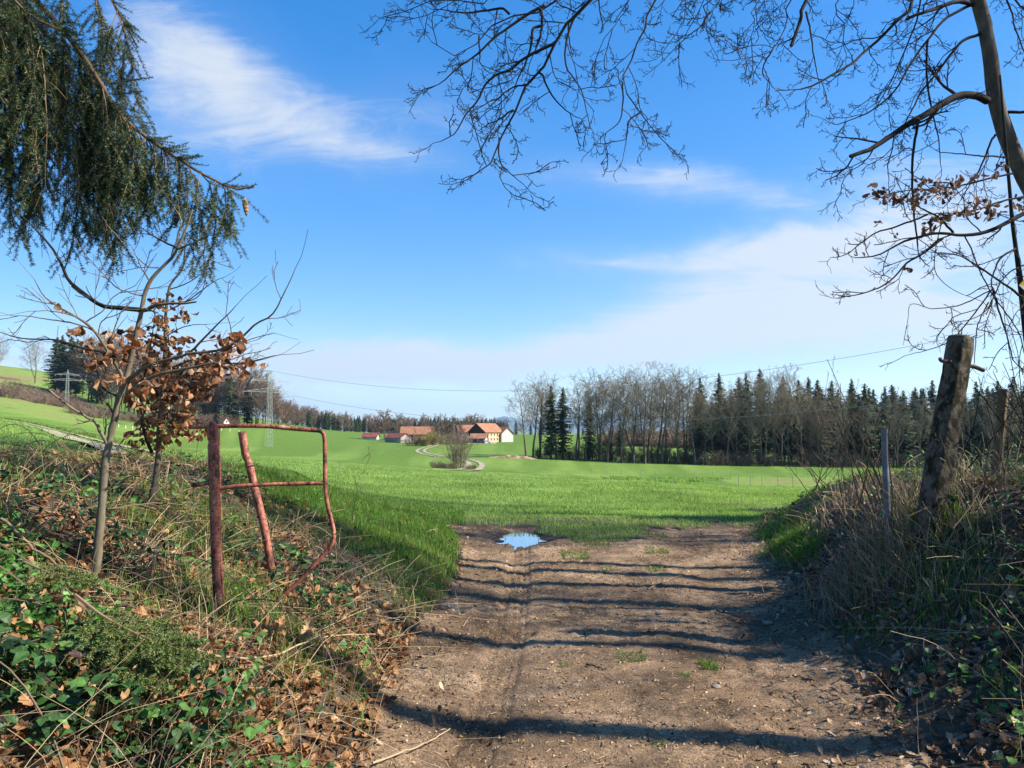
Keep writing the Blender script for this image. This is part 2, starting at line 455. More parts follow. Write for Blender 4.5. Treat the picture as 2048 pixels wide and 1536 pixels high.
dry = dry + .5 * sstep(1700, 3000, Y) + .45 * np.exp(-((Y - 98) / 16) ** 2) * sstep(1420, 1480, mapx) * (.5 + vnoise(X / 3, Y / 5, 3)) + .3 * np.exp(-((Y - 106) / 8) ** 2) * np.exp(-((mapx - 1180) / 40) ** 2)
dry = np.clip(dry, 0, 1)


def sub_mesh(mask, name, mat, label):
    Q = Qg[mask]; u, inv = np.unique(Q, return_inverse=True)
    mb = MB(); mb.add(Vg[u], inv.reshape(-1, 4), tint=dry.reshape(-1)[u])
    return mb.obj(name, mat, smooth=True, kind='structure', label=label)


m_field = nat('meadow', [(.090, .155, .028), (.148, .222, .048), (.165, .19, .055), (.19, .165, .07), (.20, .155, .085)], pos=[0, .25, .5, .75, 1], tint=True, rough=.9, spec=.04, bump=.8, bscale=9, bdist=.08, var=.28, vscale=.9)
sub_mesh(~isf, 'ground', m_earth, 'dark earth of the banks on both sides of the lane')
sub_mesh(isf, 'field', m_field, 'wide bright green meadow falling into the valley and rising to the hill')

# ------------------------------------------------------------------ the lane: its own fine sheet with ruts, tyre tread and puddle hollow
ly = np.arange(1.6, 15.3, .018); lx = np.arange(-1.75, 5.2, .018)
LX, LY = np.meshgrid(lx, ly)
m = lane_mask(LX, LY)
cen = np.interp(LY, [2, 4.4, 6.5, 9, 12.1], [-.55, -.16, -.02, .07, .13])  # line of the left wheel
dx = LX - cen
fine = .020 * fbm(LX * 5, LY * 5, 4, 60) + .040 * fbm(LX * 14, LY * 20, 4, 61) * (.4 + 1.2 * vnoise(LX * 1.8, LY * 1.4, 64)) + .03 * fbm(LX * 1.3, LY * 1.3, 3, 62)
rutL = -.035 * np.exp(-(dx / .2) ** 2); rutR = -.03 * np.exp(-((LX - np.interp(LY, [2, 6, 12, 14], [1.35, 1.75, 2.6, 3.0])) / .3) ** 2)
soft = sstep(2.2, 3.6, LY) * (.5 + .5 * vnoise(LX * 2.2, LY * 1.1, 71))
tread = 0
for off in (-.115, -.07, .075, .12):
    tread = tread - .020 * np.exp(-((dx - off - .012 * fbm(LY * 3, LY * 0, 2, 3)) / .016) ** 2)
tread = tread - .022 * (np.abs(dx + .02) < .085) * (np.sin(LY * 95 + np.sign(dx) * 12 * dx * 6) > .35) * sstep(-.1, .3, vnoise(LX * .5 + 3, LY * 1.3, 70) - .2)
tread = tread - .026 * (np.abs(dx + .33) < .12) * (np.sin(LY * 80 + dx * 30) > .2) * sstep(.35, .6, vnoise(LX * .6, LY * .9, 74)) * (LY < 9)
pud = np.exp(-(((LX - .14) / .54) ** 2 + ((LY - 12.35) / 1.0) ** 2) ** 1.5)
pud2 = .11 * fbm(LX * 4.0, LY * 2.6, 3, 83) * np.exp(-(((LX - .15) / .8) ** 2 + ((LY - 12.1) / 1.1) ** 2))
churn = np.exp(-(((LX - .2) / 1.1) ** 2 + ((LY - 12.4) / 1.2) ** 2))
LZ = H(LX, LY) + fine + (rutL + rutR) * sstep(1.5, 3, LY) + tread * soft - .12 * pud + pud2 + churn * .07 * fbm(LX * 6, LY * 6, 3, 66) - .12 * (1 - sstep(0, .6, m))
wet = np.clip(1.1 * np.exp(-(((LX - .2) / .85) ** 2 + ((LY - 12.5) / 1.05) ** 2)) + .45 * sstep(.12, .5, fbm(LX * .9, LY * .7, 4, 91) + .12) * sstep(.8, 2.2, LX) + .45 * (1 - sstep(.6, 1, m)) * .5, 0, 1)
mb = MB(); mb.add(np.stack([LX, LY, LZ], -1), rows_to_quads(1, len(ly), len(lx), False), tint=wet.reshape(-1))


def lane_material():
    m_, t, N, L = nt('lane_dirt')
    out = N.new('ShaderNodeOutputMaterial'); b = N.new('ShaderNodeBsdfPrincipled'); co = N.new('ShaderNodeTexCoord')
    def noise(sc, det, ro=.6):
        n = N.new('ShaderNodeTexNoise'); n.inputs['Scale'].default_value = sc; n.inputs['Detail'].default_value = det; n.inputs['Roughness'].default_value = ro
        L.new(co.outputs['Object'], n.inputs['Vector']); return n.outputs[0]
    a = noise(1.3, 8, .65); r1 = ramp(N, [(.090, .057, .032), (.188, .124, .073), (.315, .214, .130), (.44, .32, .205)], [.34, .49, .62, .77]); L.new(a, r1.inputs[0])
    g = noise(85, 4, .7); r2 = ramp(N, [(.30, .30, .30), (.85, .85, .85), (1.35, 1.33, 1.3), (2.1, 2.0, 1.9)], [.3, .48, .6, .75]); L.new(g, r2.inputs[0])
    mu = N.new('ShaderNodeVectorMath'); mu.operation = 'MULTIPLY'; L.new(r1.outputs[0], mu.inputs[0]); L.new(r2.outputs[0], mu.inputs[1])
    at = N.new('ShaderNodeAttribute'); at.attribute_name = 'tint'
    mx = N.new('ShaderNodeMix'); mx.data_type = 'RGBA'; L.new(at.outputs['Fac'], mx.inputs[0]); L.new(mu.outputs[0], mx.inputs[6]); mx.inputs[7].default_value = (.013, .009, .006, 1)
    L.new(mx.outputs[2], b.inputs['Base Color'])
    rr = N.new('ShaderNodeMapRange'); rr.inputs[3].default_value = .92; rr.inputs[4].default_value = .5; L.new(at.outputs['Fac'], rr.inputs[0]); L.new(rr.outputs[0], b.inputs['Roughness'])
    b.inputs['Specular IOR Level'].default_value = .2
    h = noise(60, 6, .75); bp = N.new('ShaderNodeBump'); bp.inputs['Strength'].default_value = .8; bp.inputs['Distance'].default_value = .02
    L.new(h, bp.inputs['Height']); L.new(bp.outputs[0], b.inputs['Normal']); L.new(b.outputs[0], out.inputs[0])
    return m_


m_lane = lane_material()
mb.obj('path', m_lane, smooth=True, kind='structure', label='brown dirt lane with tyre tracks running out into the field')

# puddle: one level sheet, its shore is where the hollow in the lane rises through it
def water():
    m_, t, N, L = nt('puddle_water'); out = N.new('ShaderNodeOutputMaterial'); b = N.new('ShaderNodeBsdfPrincipled')
    b.inputs['Base Color'].default_value = (.02, .017, .013, 1); b.inputs['Roughness'].default_value = .02; b.inputs['IOR'].default_value = 1.33
    b.inputs['Specular IOR Level'].default_value = .9
    co = N.new('ShaderNodeTexCoord'); n = N.new('ShaderNodeTexNoise'); n.inputs['Scale'].default_value = 14; L.new(co.outputs['Object'], n.inputs[0])
    bp = N.new('ShaderNodeBump'); bp.inputs['Strength'].default_value = .004; L.new(n.outputs[0], bp.inputs['Height']); L.new(bp.outputs[0], b.inputs['Normal'])
    gl = N.new('ShaderNodeBsdfGlossy'); gl.inputs['Roughness'].default_value = .015; gl.inputs['Color'].default_value = (.95, .97, 1, 1); L.new(bp.outputs[0], gl.inputs['Normal'])
    mx = N.new('ShaderNodeMixShader'); mx.inputs[0].default_value = .72; L.new(b.outputs[0], mx.inputs[1]); L.new(gl.outputs[0], mx.inputs[2]); L.new(mx.outputs[0], out.inputs[0]); return m_


near_p = (np.abs(LX - .14) < .42) & (np.abs(LY - 12.35) < .95)
PZ = float(np.percentile(LZ[near_p], 66))
mb = MB(); th = np.linspace(0, 2 * math.pi, 40, endpoint=False)
ring = np.stack([.15 + .74 * np.cos(th), 12.35 + 1.15 * np.sin(th), PZ + 0 * th], 1)
mb.add(np.concatenate([[[.15, 12.35, PZ]], ring]), T=[[0, 1 + i, 1 + (i + 1) % 40] for i in range(40)])
mb.obj('puddle', water(), kind='structure', label='sky-reflecting rain puddle at the far end of the dirt lane')


def lz(x, y):
    """height of the lane sheet (the drawn surface inside the lane)"""
    i = np.clip(((np.asarray(y) - ly[0]) / .018).astype(int), 0, len(ly) - 1); j = np.clip(((np.asarray(x) - lx[0]) / .018).astype(int), 0, len(lx) - 1)
    return np.maximum(LZ[i, j], H(x, y) - .1)


# ------------------------------------------------------------------ strips of road out in the fields
m_road = nat('pale_gravel', [(.20, .165, .115), (.29, .245, .175), (.36, .31, .23)], scale=1.5, var=.2, vscale=.4)


def strip(path, width, off, mb, lift=.03):
    p = np.array(path); t = np.gradient(p[:, :2], axis=0); t /= np.linalg.norm(t, axis=1, keepdims=True)
    nrm = np.stack([-t[:, 1], t[:, 0]], 1); rows_ = []
    for k in np.linspace(-.5, .5, 5):
        q = p[:, :2] + nrm * (off + k * width); rows_.append(np.stack([q[:, 0], q[:, 1], H(q[:, 0], q[:, 1]) + lift], 1))
    V = np.stack(rows_, 1)
    mb.add(V, rows_to_quads(1, len(p), 5, False))


mb = MB(); mb_path = smooth_line(track, 160)
strip(mb_path, .62, 0, mb, .06); strip(mb_path, .55, 1.25, mb, .06)
mb.obj('field_track', m_road, kind='structure', label='pale twin ruts of the field track crossing the rise at the left')
farm_px = [(905, 883), (880, 887), (862, 893), (846, 898), (841, 902), (846, 906), (862, 910), (885, 914), (912, 917), (932, 920), (946, 925), (951, 930), (946, 936), (934, 941), (915, 945)]
fp = [hit(a, b, 100, 430) for a, b in farm_px]
farm_road = smooth_line(fp, 160)
mb = MB(); strip(farm_road, 1.15, -1.35, mb, .12); strip(farm_road, 1.15, 1.35, mb, .12)
mb.obj('farm_road', m_road, kind='structure', label='pale double-rutted road winding across the meadow to the farm')
mb = MB()
yard = np.array([P(975, 0, 1)[:2]]) if False else None
V = []
gx, gy = np.meshgrid(np.linspace(-12, 2, 30), np.linspace(378, 430, 30))
gx = gx * 1.0 - 10
mb.add(np.stack([gx, gy, H(gx, gy) + .10], -1), rows_to_quads(1, 30, 30, False))
mb.obj('farm_yard', m_road, kind='structure', label='pale gravel yard in front of the yellow farmhouse')

# ------------------------------------------------------------------ mountains far beyond the valley
mx_ = np.linspace(-2600, 9500, 420); my_ = np.linspace(16000, 21000, 46)
MX, MY = np.meshgrid(mx_, my_)
crest = np.interp(MX, [-2600, -2200, -1800, -900, -750, -500, -150, 300, 1200, 2000, 3000, 3600, 4200, 5200, 6200, 9500],
                  [60, 240, 120, 40, 120, 320, 420, 360, 420, 470, 500, 470, 420, 250, 300, 350]) * 1.02
crest = crest * (1 + .16 * fbm(MX / 500, MX * 0, 5, 21))
prof = np.exp(-((MY - 18600) / 1500) ** 2)
MZ = crest * prof * (1 + .35 * fbm(MX / 420, MY / 700, 6, 22)) - 40
mb = MB(); mb.add(np.stack([MX, MY, MZ], -1), rows_to_quads(1, 46, 420, False), tint=np.clip((MZ.reshape(-1) - 330) / 240 + .25 * fbm(MX / 200, MY / 150, 4, 5).reshape(-1), 0, 1))
m_mount = nat('mountain_slopes', [(.05, .075, .07), (.075, .10, .10), (.30, .32, .35), (.75, .78, .82)], pos=[0, .5, .8, 1], tint=True, rough=.95)
mb.obj('mountains', m_mount, smooth=True, kind='structure', label='blue snow-flecked mountains on the horizon beyond the valley')

# ------------------------------------------------------------------ air
mb = MB(); mb.box((0, 12600, 405), (70000, 26400, 1010))
hz = mb.obj('haze', None, kind='stuff', label='thin pale haze in the valley air')
def haze_mat():
    m_, t, N, L = nt('haze_air'); out = N.new('ShaderNodeOutputMaterial'); v = N.new('ShaderNodeVolumePrincipled')
    v.inputs['Color'].default_value = (.50, .74, 1.0, 1); v.inputs['Density'].default_value = HAZE; v.inputs['Anisotropy'].default_value = .2
    L.new(v.outputs[0], out.inputs['Volume']); return m_
HAZE = 4.6e-5
hz.data.materials.clear(); hz.data.materials.append(haze_mat())

# ------------------------------------------------------------------ camera, sun, sky
cam = bpy.data.objects.new('camera', bpy.data.cameras.new('camera')); C.objects.link(cam)
cam.location = (0, 0, EYE); cam.rotation_euler = (math.pi / 2 + PITCH, 0, 0)
cam.data.sensor_width = 36; cam.data.lens = 36 * F / 2048; cam.data.clip_start = .05; cam.data.clip_end = 80000
sc = bpy.context.scene; sc.camera = cam
EL, AZ = 38.0, 99.0     # sun height; azimuth clockwise from the view direction
sun = bpy.data.objects.new('sun', bpy.data.lights.new('sun', 'SUN')); C.objects.link(sun)
sd = Vector((math.cos(math.radians(EL)) * math.sin(math.radians(AZ)), math.cos(math.radians(EL)) * math.cos(math.radians(AZ)), math.sin(math.radians(EL))))
sun.rotation_euler = sd.to_track_quat('Z', 'Y').to_euler()
sun.data.energy = 5.0; sun.data.angle = math.radians(.7); sun.data.color = (1, .93, .82)


def sky_world():
    w = bpy.data.worlds.new('World'); sc.world = w; w.use_nodes = True
    t = w.node_tree; N, L = t.nodes, t.links; N.clear()
    out = N.new('ShaderNodeOutputWorld')
    st = N.new('ShaderNodeTexSky'); st.sky_type = 'NISHITA'; st.sun_disc = False
    st.sun_elevation = math.radians(EL); st.sun_rotation = math.radians(AZ); st.altitude = 600; st.air_density = 1.0; st.dust_density = .5; st.ozone_density = 2.2
    gm = N.new('ShaderNodeGamma'); gm.inputs[1].default_value = GAM; L.new(st.outputs[0], gm.inputs[0])
    hs = N.new('ShaderNodeHueSaturation'); hs.inputs['Saturation'].default_value = SAT; hs.inputs['Hue'].default_value = HUE; L.new(gm.outputs[0], hs.inputs['Color'])
    bg = N.new('ShaderNodeBackground'); bg.inputs[1].default_value = SKY; L.new(hs.outputs[0], bg.inputs[0])
    co = N.new('ShaderNodeTexCoord'); sp = N.new('ShaderNodeSeparateXYZ'); L.new(co.outputs['Generated'], sp.inputs[0])
    def ma(op, a, b=None, clamp=False):
        n = N.new('ShaderNodeMath'); n.operation = op; n.use_clamp = clamp
        for i, v in enumerate((a, b)):
            if v is None: continue
            if isinstance(v, (int, float)): n.inputs[i].default_value = v
            else: L.new(v, n.inputs[i])
        return n.outputs[0]
    y = ma('MAXIMUM', sp.outputs['Y'], .08)
    u = ma('DIVIDE', sp.outputs['X'], y); v = ma('DIVIDE', sp.outputs['Z'], y)
    cb = N.new('ShaderNodeCombineXYZ'); L.new(u, cb.inputs[0]); L.new(v, cb.inputs[1]); uv = cb.outputs[0]
    wn = N.new('ShaderNodeTexNoise'); wn.inputs['Scale'].default_value = 4.5; wn.inputs['Detail'].default_value = 5; wn.inputs['Roughness'].default_value = .6; L.new(uv, wn.inputs[0])
    ws = N.new('ShaderNodeVectorMath'); ws.operation = 'MULTIPLY_ADD'; L.new(wn.outputs['Color'], ws.inputs[0]); ws.inputs[1].default_value = (.20, .07, 0); ws.inputs[2].default_value = (-.10, -.035, 0)
    wa = N.new('ShaderNodeVectorMath'); L.new(uv, wa.inputs[0]); L.new(ws.outputs[0], wa.inputs[1]); uw = wa.outputs[0]
    def noise(rot, scale, det, dist, sx, sy, rough=.55):
        mp = N.new('ShaderNodeMapping'); mp.inputs['Rotation'].default_value = (0, 0, math.radians(rot)); mp.inputs['Scale'].default_value = (sx, sy, 1); L.new(uv, mp.inputs[0])
        n = N.new('ShaderNodeTexNoise'); n.inputs['Scale'].default_value = scale; n.inputs['Detail'].default_value = det; n.inputs['Distortion'].default_value = dist; n.inputs['Roughness'].default_value = rough
        L.new(mp.outputs[0], n.inputs[0]); return n.outputs[0]
    def blob(px, py, rx, ry, rot, amp):
        mp = N.new('ShaderNodeMapping'); mp.vector_type = 'TEXTURE'
        mp.inputs['Location'].default_value = ((px - CX) / F, (HZ - py) / F, 0); mp.inputs['Rotation'].default_value = (0, 0, math.radians(rot)); mp.inputs['Scale'].default_value = (rx / F, ry / F, 1)
        L.new(uw, mp.inputs[0]); g = N.new('ShaderNodeTexGradient'); g.gradient_type = 'SPHERICAL'; L.new(mp.outputs[0], g.inputs[0])
        n = N.new('ShaderNodeMapRange'); n.interpolation_type = 'SMOOTHSTEP'; n.inputs[4].default_value = amp; L.new(g.outputs[1], n.inputs[0]); return n.outputs[0]
    def total(L_):
        a = L_[0]
        for b in L_[1:]: a = ma('ADD', a, b)
        return a
    flat = total([blob(*q) for q in CLOUD_FLAT]); diag = total([blob(*q) for q in CLOUD_DIAG])
    n1 = noise(4, 3.4, 12, 1.4, 1.0, 5.5, .68); n2 = noise(40, 5.6, 12, 2.0, .9, 3.2, .72)
    def mask(n, cov, lo, hi):
        a = ma('ADD', n, ma('MULTIPLY', cov, .62)); r = N.new('ShaderNodeMapRange'); r.interpolation_type = 'SMOOTHSTEP'
        r.inputs[1].default_value = lo; r.inputs[2].default_value = hi; L.new(a, r.inputs[0]); return r.outputs[0]
    veil = ma('MULTIPLY', ma('ADD', flat, ma('MULTIPLY', diag, .5)), .20)
    k = ma('MAXIMUM', ma('MULTIPLY', mask(n1, flat, .76, 1.34), 1.), ma('MULTIPLY', mask(n2, diag, .82, 1.60), .85))
    k = ma('ADD', ma('ADD', k, veil, True), ma('MULTIPLY', mask(n1, flat, .60, .95), .16), True)
    k = ma('MULTIPLY', k, .9)
    cl = N.new('ShaderNodeBackground'); cl.inputs[0].default_value = (.86, .92, 1.0, 1); cl.inputs[1].default_value = CLOUD
    mx = N.new('ShaderNodeMixShader'); L.new(k, mx.inputs[0]); L.new(bg.outputs[0], mx.inputs[1]); L.new(cl.outputs[0], mx.inputs[2]); L.new(mx.outputs[0], out.inputs[0])


SKY, CLOUD, GAM, SAT, HUE = .150, .372, .675, 1.83, .511
CLOUD_FLAT = [(350, 745, 1100, 190, -3, .95), (1780, 600, 900, 260, 6, .95), (1900, 380, 560, 160, 8, .7), (1330, 355, 420, 70, -6, .75), (700, 285, 330, 60, -8, .8), (1150, 520, 250, 60, 0, .4), (820, 720, 420, 70, -3, .7), (1150, 700, 420, 80, 3, .6), (1450, 640, 520, 110, 5, .7), (1560, 500, 420, 80, 8, .7)]
CLOUD_DIAG = [(430, 130, 470, 240, -38, .9), (300, 60, 300, 130, -40, .7), (860, 215, 320, 130, -15, .7), (600, 230, 420, 150, -28, .75), (350, 260, 330, 150, -30, .6)]
sky_world()
vs = sc.view_settings; vs.view_transform = 'Standard'; vs.look = 'None'; vs.exposure = 1.3; vs.gamma = 1
sc.cycles.use_denoising = True; sc.cycles.max_bounces = 6; sc.cycles.transparent_max_bounces = 8; sc.cycles.volume_bounces = 0
sc.cycles.use_adaptive_sampling = True; sc.cycles.adaptive_threshold = .01
# ------------------------------------------------------------------ tree prototypes (meshes are shared by the copies)
def bare_spec(h, clear, spread, fine=1.0, up=.10, rm=1.):
    return [dict(n=9, wig=.05, up=.04, kids=int(20 * fine), t0=clear, t1=1, ang=46, ratio=.50 * spread, taper=.35, rr=.42, tip=.12, sides=6),
            dict(n=6, wig=.12, up=up, kids=6, t0=.2, ang=42, ratio=.46, taper=.3, rr=.5, tip=.25, sides=4, rmin=.03 * rm),
            dict(n=5, wig=.16, up=up, kids=5, t0=.1, ang=42, ratio=.52, taper=.3, rr=.55, tip=.4, rmin=.023 * rm),
            dict(n=4, wig=.18, up=up, kids=3, t0=.1, ang=40, ratio=.55, taper=.2, rr=.6, tip=.5, rmin=.017 * rm),
            dict(n=3, wig=.2, up=up, rmin=.013 * rm, tip=.6)]


def bare_meshes(seed, h, r, clear=.3, spread=1., fine=1., up=.10, lean=(0, 0), fork=False, rm=1.):
    rng = RS(seed); tr, cr = Poly(), Poly()
    class Split:
        def add(s, pts, rad, sides): (tr if sides == 6 else cr).add(pts, rad, sides)
    grow(Split(), np.array([0, 0, -.3]), np.array([lean[0], lean[1], 1.]), h, r, 0, bare_spec(h, clear, spread, fine, up, rm), rng)
    if fork:
        grow(Split(), np.array([.1, 0, h * .12]), np.array([.28, .1, 1.]), h * .8, r * .7, 0, bare_spec(h, clear, spread, fine * .7, up, rm), rng)
    return tr.into(MB(), rng), cr.into(MB(), rng)


def spruce_meshes(seed, h, rad, low=.06, dens=1.0, thin=0.):
    """trunk, and a crown of whorled branches hung with many small ragged sprays"""
    rng = RS(seed); tr = Poly(); n = 8
    tr.add(np.stack([0.1 * np.sin(np.linspace(0, 3, n)), 0 * np.linspace(0, 1, n), np.linspace(-.3, h * .97, n)], 1), np.linspace(h * .012, .03, n), 6)
    tm = tr.into(MB(), rng); cm = MB(); V = []; T = []; tint = []
    z = low * h; bl = Poly()
    while z < h * .985:
        f = (z / h - low) / (1 - low)
        R_ = rad * min(1., (1 - f) * 1.9) ** .85 * (.6 + .4 * min(1, f * 5 + .4)) + .12
        for a in rng.uniform(0, 6.283, max(3, int((7 if f < .8 else 5) * dens))):
            if rng.rand() < thin: continue
            L_ = R_ * rng.uniform(.55, 1.15); dr = np.array([math.cos(a), math.sin(a)])
            drop = rng.uniform(.1, .45) * (1 - .6 * f)
            k = max(3, int(L_ * 3.4))
            ts = (np.arange(k) + rng.uniform(.2, .8, k)) / k
            for t in ts:
                q = np.array([dr[0] * L_ * t, dr[1] * L_ * t, z - drop * L_ * t ** 1.3 + .12 * L_ * t ** 3])
                s_ = rng.uniform(.28, .62) * (1.15 - .5 * t) * (.28 + .72 * min(1, R_ / 1.8))
                sd = np.array([-dr[1], dr[0]]) * s_ * rng.uniform(.5, 1.1)
                o = len(V); out_ = dr * s_ * rng.uniform(.5, 1.2); dn = -s_ * rng.uniform(.5, 1.5)
                V += [[q[0] - sd[0], q[1] - sd[1], q[2] + rng.uniform(-.1, .15)], [q[0] + sd[0], q[1] + sd[1], q[2] + rng.uniform(-.1, .15)], [q[0] + out_[0], q[1] + out_[1], q[2] + dn],
                      [q[0] + out_[0] * .3 + sd[0] * .7, q[1] + out_[1] * .3 + sd[1] * .7, q[2] + dn * .8]]
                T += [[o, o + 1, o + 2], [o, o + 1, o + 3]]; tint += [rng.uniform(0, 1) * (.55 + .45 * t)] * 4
        z += rng.uniform(.32, .55) * (1.15 - .5 * f)
    for k in range(5):
        pass
    V += [[-.12, 0, h * .93], [.12, 0, h * .93], [0, 0, h * 1.01]]; o = len(V); T += [[o - 3, o - 2, o - 1]]; tint += [.5] * 3
    cm.add(V, T=T, tint=tint)
    return tm, cm


def proto(name, tm, cm, trunk_mat, crown_mat, crown='crown', join=False):
    o = empty(name, (0, 0, 0))
    a = tm.obj('trunk', trunk_mat, o, smooth=True); b = cm.obj(crown, crown_mat, o)
    KIDS[o.name] = [a, b]
    return o


def far_proto(name, tm, cm, mats):
    mb = MB()
    for i, q in enumerate((tm, cm)):
        V = np.concatenate(q.v); mb.add(V, np.concatenate(q.q) if q.q else None, np.concatenate(q.t) if q.t else None, np.concatenate(q.tint), i)
    return mb.mesh(name, mats)


BARE = [proto('bare_tree', *bare_meshes(11 + i, 22, .30, [.34, .26, .42, .3, .38][i], [.85, 1.05, .75, .95, .8][i], [1., 1.1, .9, 1., 1.][i], fork=(i in (1, 3))), m_fartrunk, m_fartwig) for i in range(5)]
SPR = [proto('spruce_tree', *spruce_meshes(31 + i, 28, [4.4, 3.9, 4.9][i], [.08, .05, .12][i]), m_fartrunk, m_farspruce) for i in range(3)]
BROWN = [proto('brown_tree', *bare_meshes(51 + i, 20, .26, .15, 1.0, 1.25, .08, rm=2.5), m_fartrunk, m_fartwigbrown) for i in range(3)]
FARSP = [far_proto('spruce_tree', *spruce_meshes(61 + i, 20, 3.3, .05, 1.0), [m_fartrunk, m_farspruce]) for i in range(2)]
_f = [bare_meshes(71 + i, 16, .22, .12, 1.0, .8, rm=3.4) for i in range(2)]
FARBR = [far_proto('brown_tree', *_f[i], [m_fartrunk, m_fartwigbrown]) for i in range(2)]
USED = set()
rng = RS(5)


def plant(pr, px, d, top_py=None, h0=22., height=None, lean=0., wide=1., **kw):
    """stands one tree on the ground at depth d so that it reaches up to top_py"""
    p = stand(px, d)
    if height is None: height = (zpy(top_py, d) - p[2])
    s = height / h0; rz = rng.uniform(0, 6.28)
    sc_ = (s * wide, s * wide, s)
    if pr.name not in USED:
        USED.add(pr.name); pr.location = p; pr.rotation_euler = (lean, 0, rz); pr.scale = sc_
        return tag(pr, **kw)
    return copy_tree(pr, p, rz, sc_, lean, **kw)


def plant_far(me, name, px, d, height, h0, wide=1., **kw):
    o = bpy.data.objects.new(name, me); C.objects.link(o); p = stand(px, d)
    o.location = p; o.rotation_euler = (0, 0, rng.uniform(0, 6.28)); s = height / h0; o.scale = (s * wide, s * wide, s)
    return tag(o, **kw)


ORD = ['first', 'second', 'third', 'fourth', 'fifth', 'sixth', 'seventh', 'eighth', 'ninth', 'tenth', 'eleventh', 'twelfth', 'thirteenth', 'fourteenth', 'fifteenth', 'sixteenth', 'seventeenth', 'eighteenth', 'nineteenth', 'twentieth']
# the row of trees across the middle of the meadow
ROW = [(1052, 226, 790, 0, -.10), (1066, 232, 783, 2, 0), (1080, 236, 776, 4, .04), (1152, 233, 792, 2, 0), (1172, 233, 786, 0, .03), (1199, 234, 775, 1, 0), (1213, 230, 772, 2, 0), (1243, 230, 785, 0, .03), (1266, 230, 770, 3, 0), (1288, 228, 768, 1, -.02), (1292, 240, 772, 3, 0), (1313, 236, 768, 2, 0), (1322, 232, 775, 4, 0), (1353, 230, 776, 1, 0), (1366, 236, 774, 3, 0), (1387, 229, 782, 2, .02)]
for i, (px, d, top, k, ln) in enumerate(ROW):
    plant(BARE[k], px, d, top, 22., lean=ln, wide=1.35, label='bare grey tree, %s from the left in the row beyond the meadow' % ORD[i], cat='tree', group='bare trees in the row across the meadow')
for px, d, top, k, wd, lb in [(1102, 233, 769, 0, 1.0, 'tall dark spruce with a pointed top, left of a close pair in the tree row'), (1126, 235, 772, 2, .95, 'tall brownish spruce, right of a close pair in the tree row'), (1178, 238, 790, 1, .95, 'thin see-through spruce between bare trees in the middle of the row'), (1240, 262, 845, 0, 1.2, 'small dark spruce low behind the bare trees of the row')]:
    plant(SPR[k], px, d, top, 28., wide=wd, label=lb, cat='tree')

# the wood at the right edge of the meadow
WS = [(1400, 752), (1438, 743), (1478, 752), (1492, 743), (1520, 735), (1566, 750), (1597, 757), (1617, 752), (1635, 757), (1663, 759), (1703, 755), (1729, 764), (1746, 776), (1769, 771), (1784, 767), (1806, 778), (1830, 772), (1846, 774), (1865, 757), (1900, 768), (1925, 772), (1952, 760), (1975, 770), (1995, 759), (2026, 750), (2050, 760), (2085, 750), (2120, 758), (2165, 752), (2210, 765)]
for i, (px, top) in enumerate(WS):
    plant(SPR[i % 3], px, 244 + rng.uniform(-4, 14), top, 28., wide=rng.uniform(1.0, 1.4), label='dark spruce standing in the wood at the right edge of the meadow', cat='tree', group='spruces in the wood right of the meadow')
for i in range(34):
    px = 1395 + 25 * i + rng.uniform(-10, 10)
    plant(SPR[(i + 1) % 3], px, 262 + rng.uniform(0, 26), 782 + rng.uniform(-14, 22), 28., wide=rng.uniform(1.2, 1.6), label='dark spruce standing in the wood at the right edge of the meadow', cat='tree', group='spruces in the wood right of the meadow')
WB = [(1408, 790), (1425, 800), (1452, 795), (1470, 782), (1493, 776), (1518, 768), (1528, 764), (1546, 756), (1560, 775), (1575, 762), (1592, 758), (1600, 772), (1616, 790), (1640, 800), (1668, 795), (1690, 808), (1720, 800), (1752, 812), (1790, 805), (1835, 800), (1870, 812), (1905, 800), (1940, 806), (1985, 800), (2030, 795), (2080, 800), (2130, 790)]
for i, (px, top) in enumerate(WB):
    plant(BARE[(i * 2) % 5], px, 229 + rng.uniform(-1, 5), top + 10, 22., wide=.95, label='bare tree with pale twigs along the front edge of the right-hand wood', cat='tree', group='bare trees along the edge of the right-hand wood')
plant(BROWN[0], 1635, 231, 812, 20., label='reddish-brown bare tree in the front edge of the right-hand wood', cat='tree')

# shrubs: many thin stems from the ground with fine twigs
def shrub_mesh(seed, h, r, n, mats, spread=.55, rmin=.012):
    rg = RS(seed); po = Poly()
    spec = [dict(n=6, wig=.14, up=.06, kids=7, t0=.15, ang=40, ratio=.42, taper=.3, rr=.5, tip=.3, sides=3, rmin=rmin * 1.4),
            dict(n=4, wig=.18, up=.06, kids=4, t0=.1, ang=42, ratio=.5, taper=.2, rr=.6, tip=.5, rmin=rmin), dict(n=3, wig=.2, up=.04, rmin=rmin * .8, tip=.6)]
    for k in range(n):
        a = rg.uniform(0, 6.28); q = r * math.sqrt(rg.rand()) * .6
        d_ = np.array([math.cos(a) * spread * rg.uniform(.1, 1.1), math.sin(a) * spread * rg.uniform(.1, 1.1), 1.])
        grow(po, [q * math.cos(a), q * math.sin(a), -.1], d_, h * rg.uniform(.6, 1.05), rmin * 2.4, 0, spec, rg)
    return po.into(MB(), rg).mesh('shrub', mats)


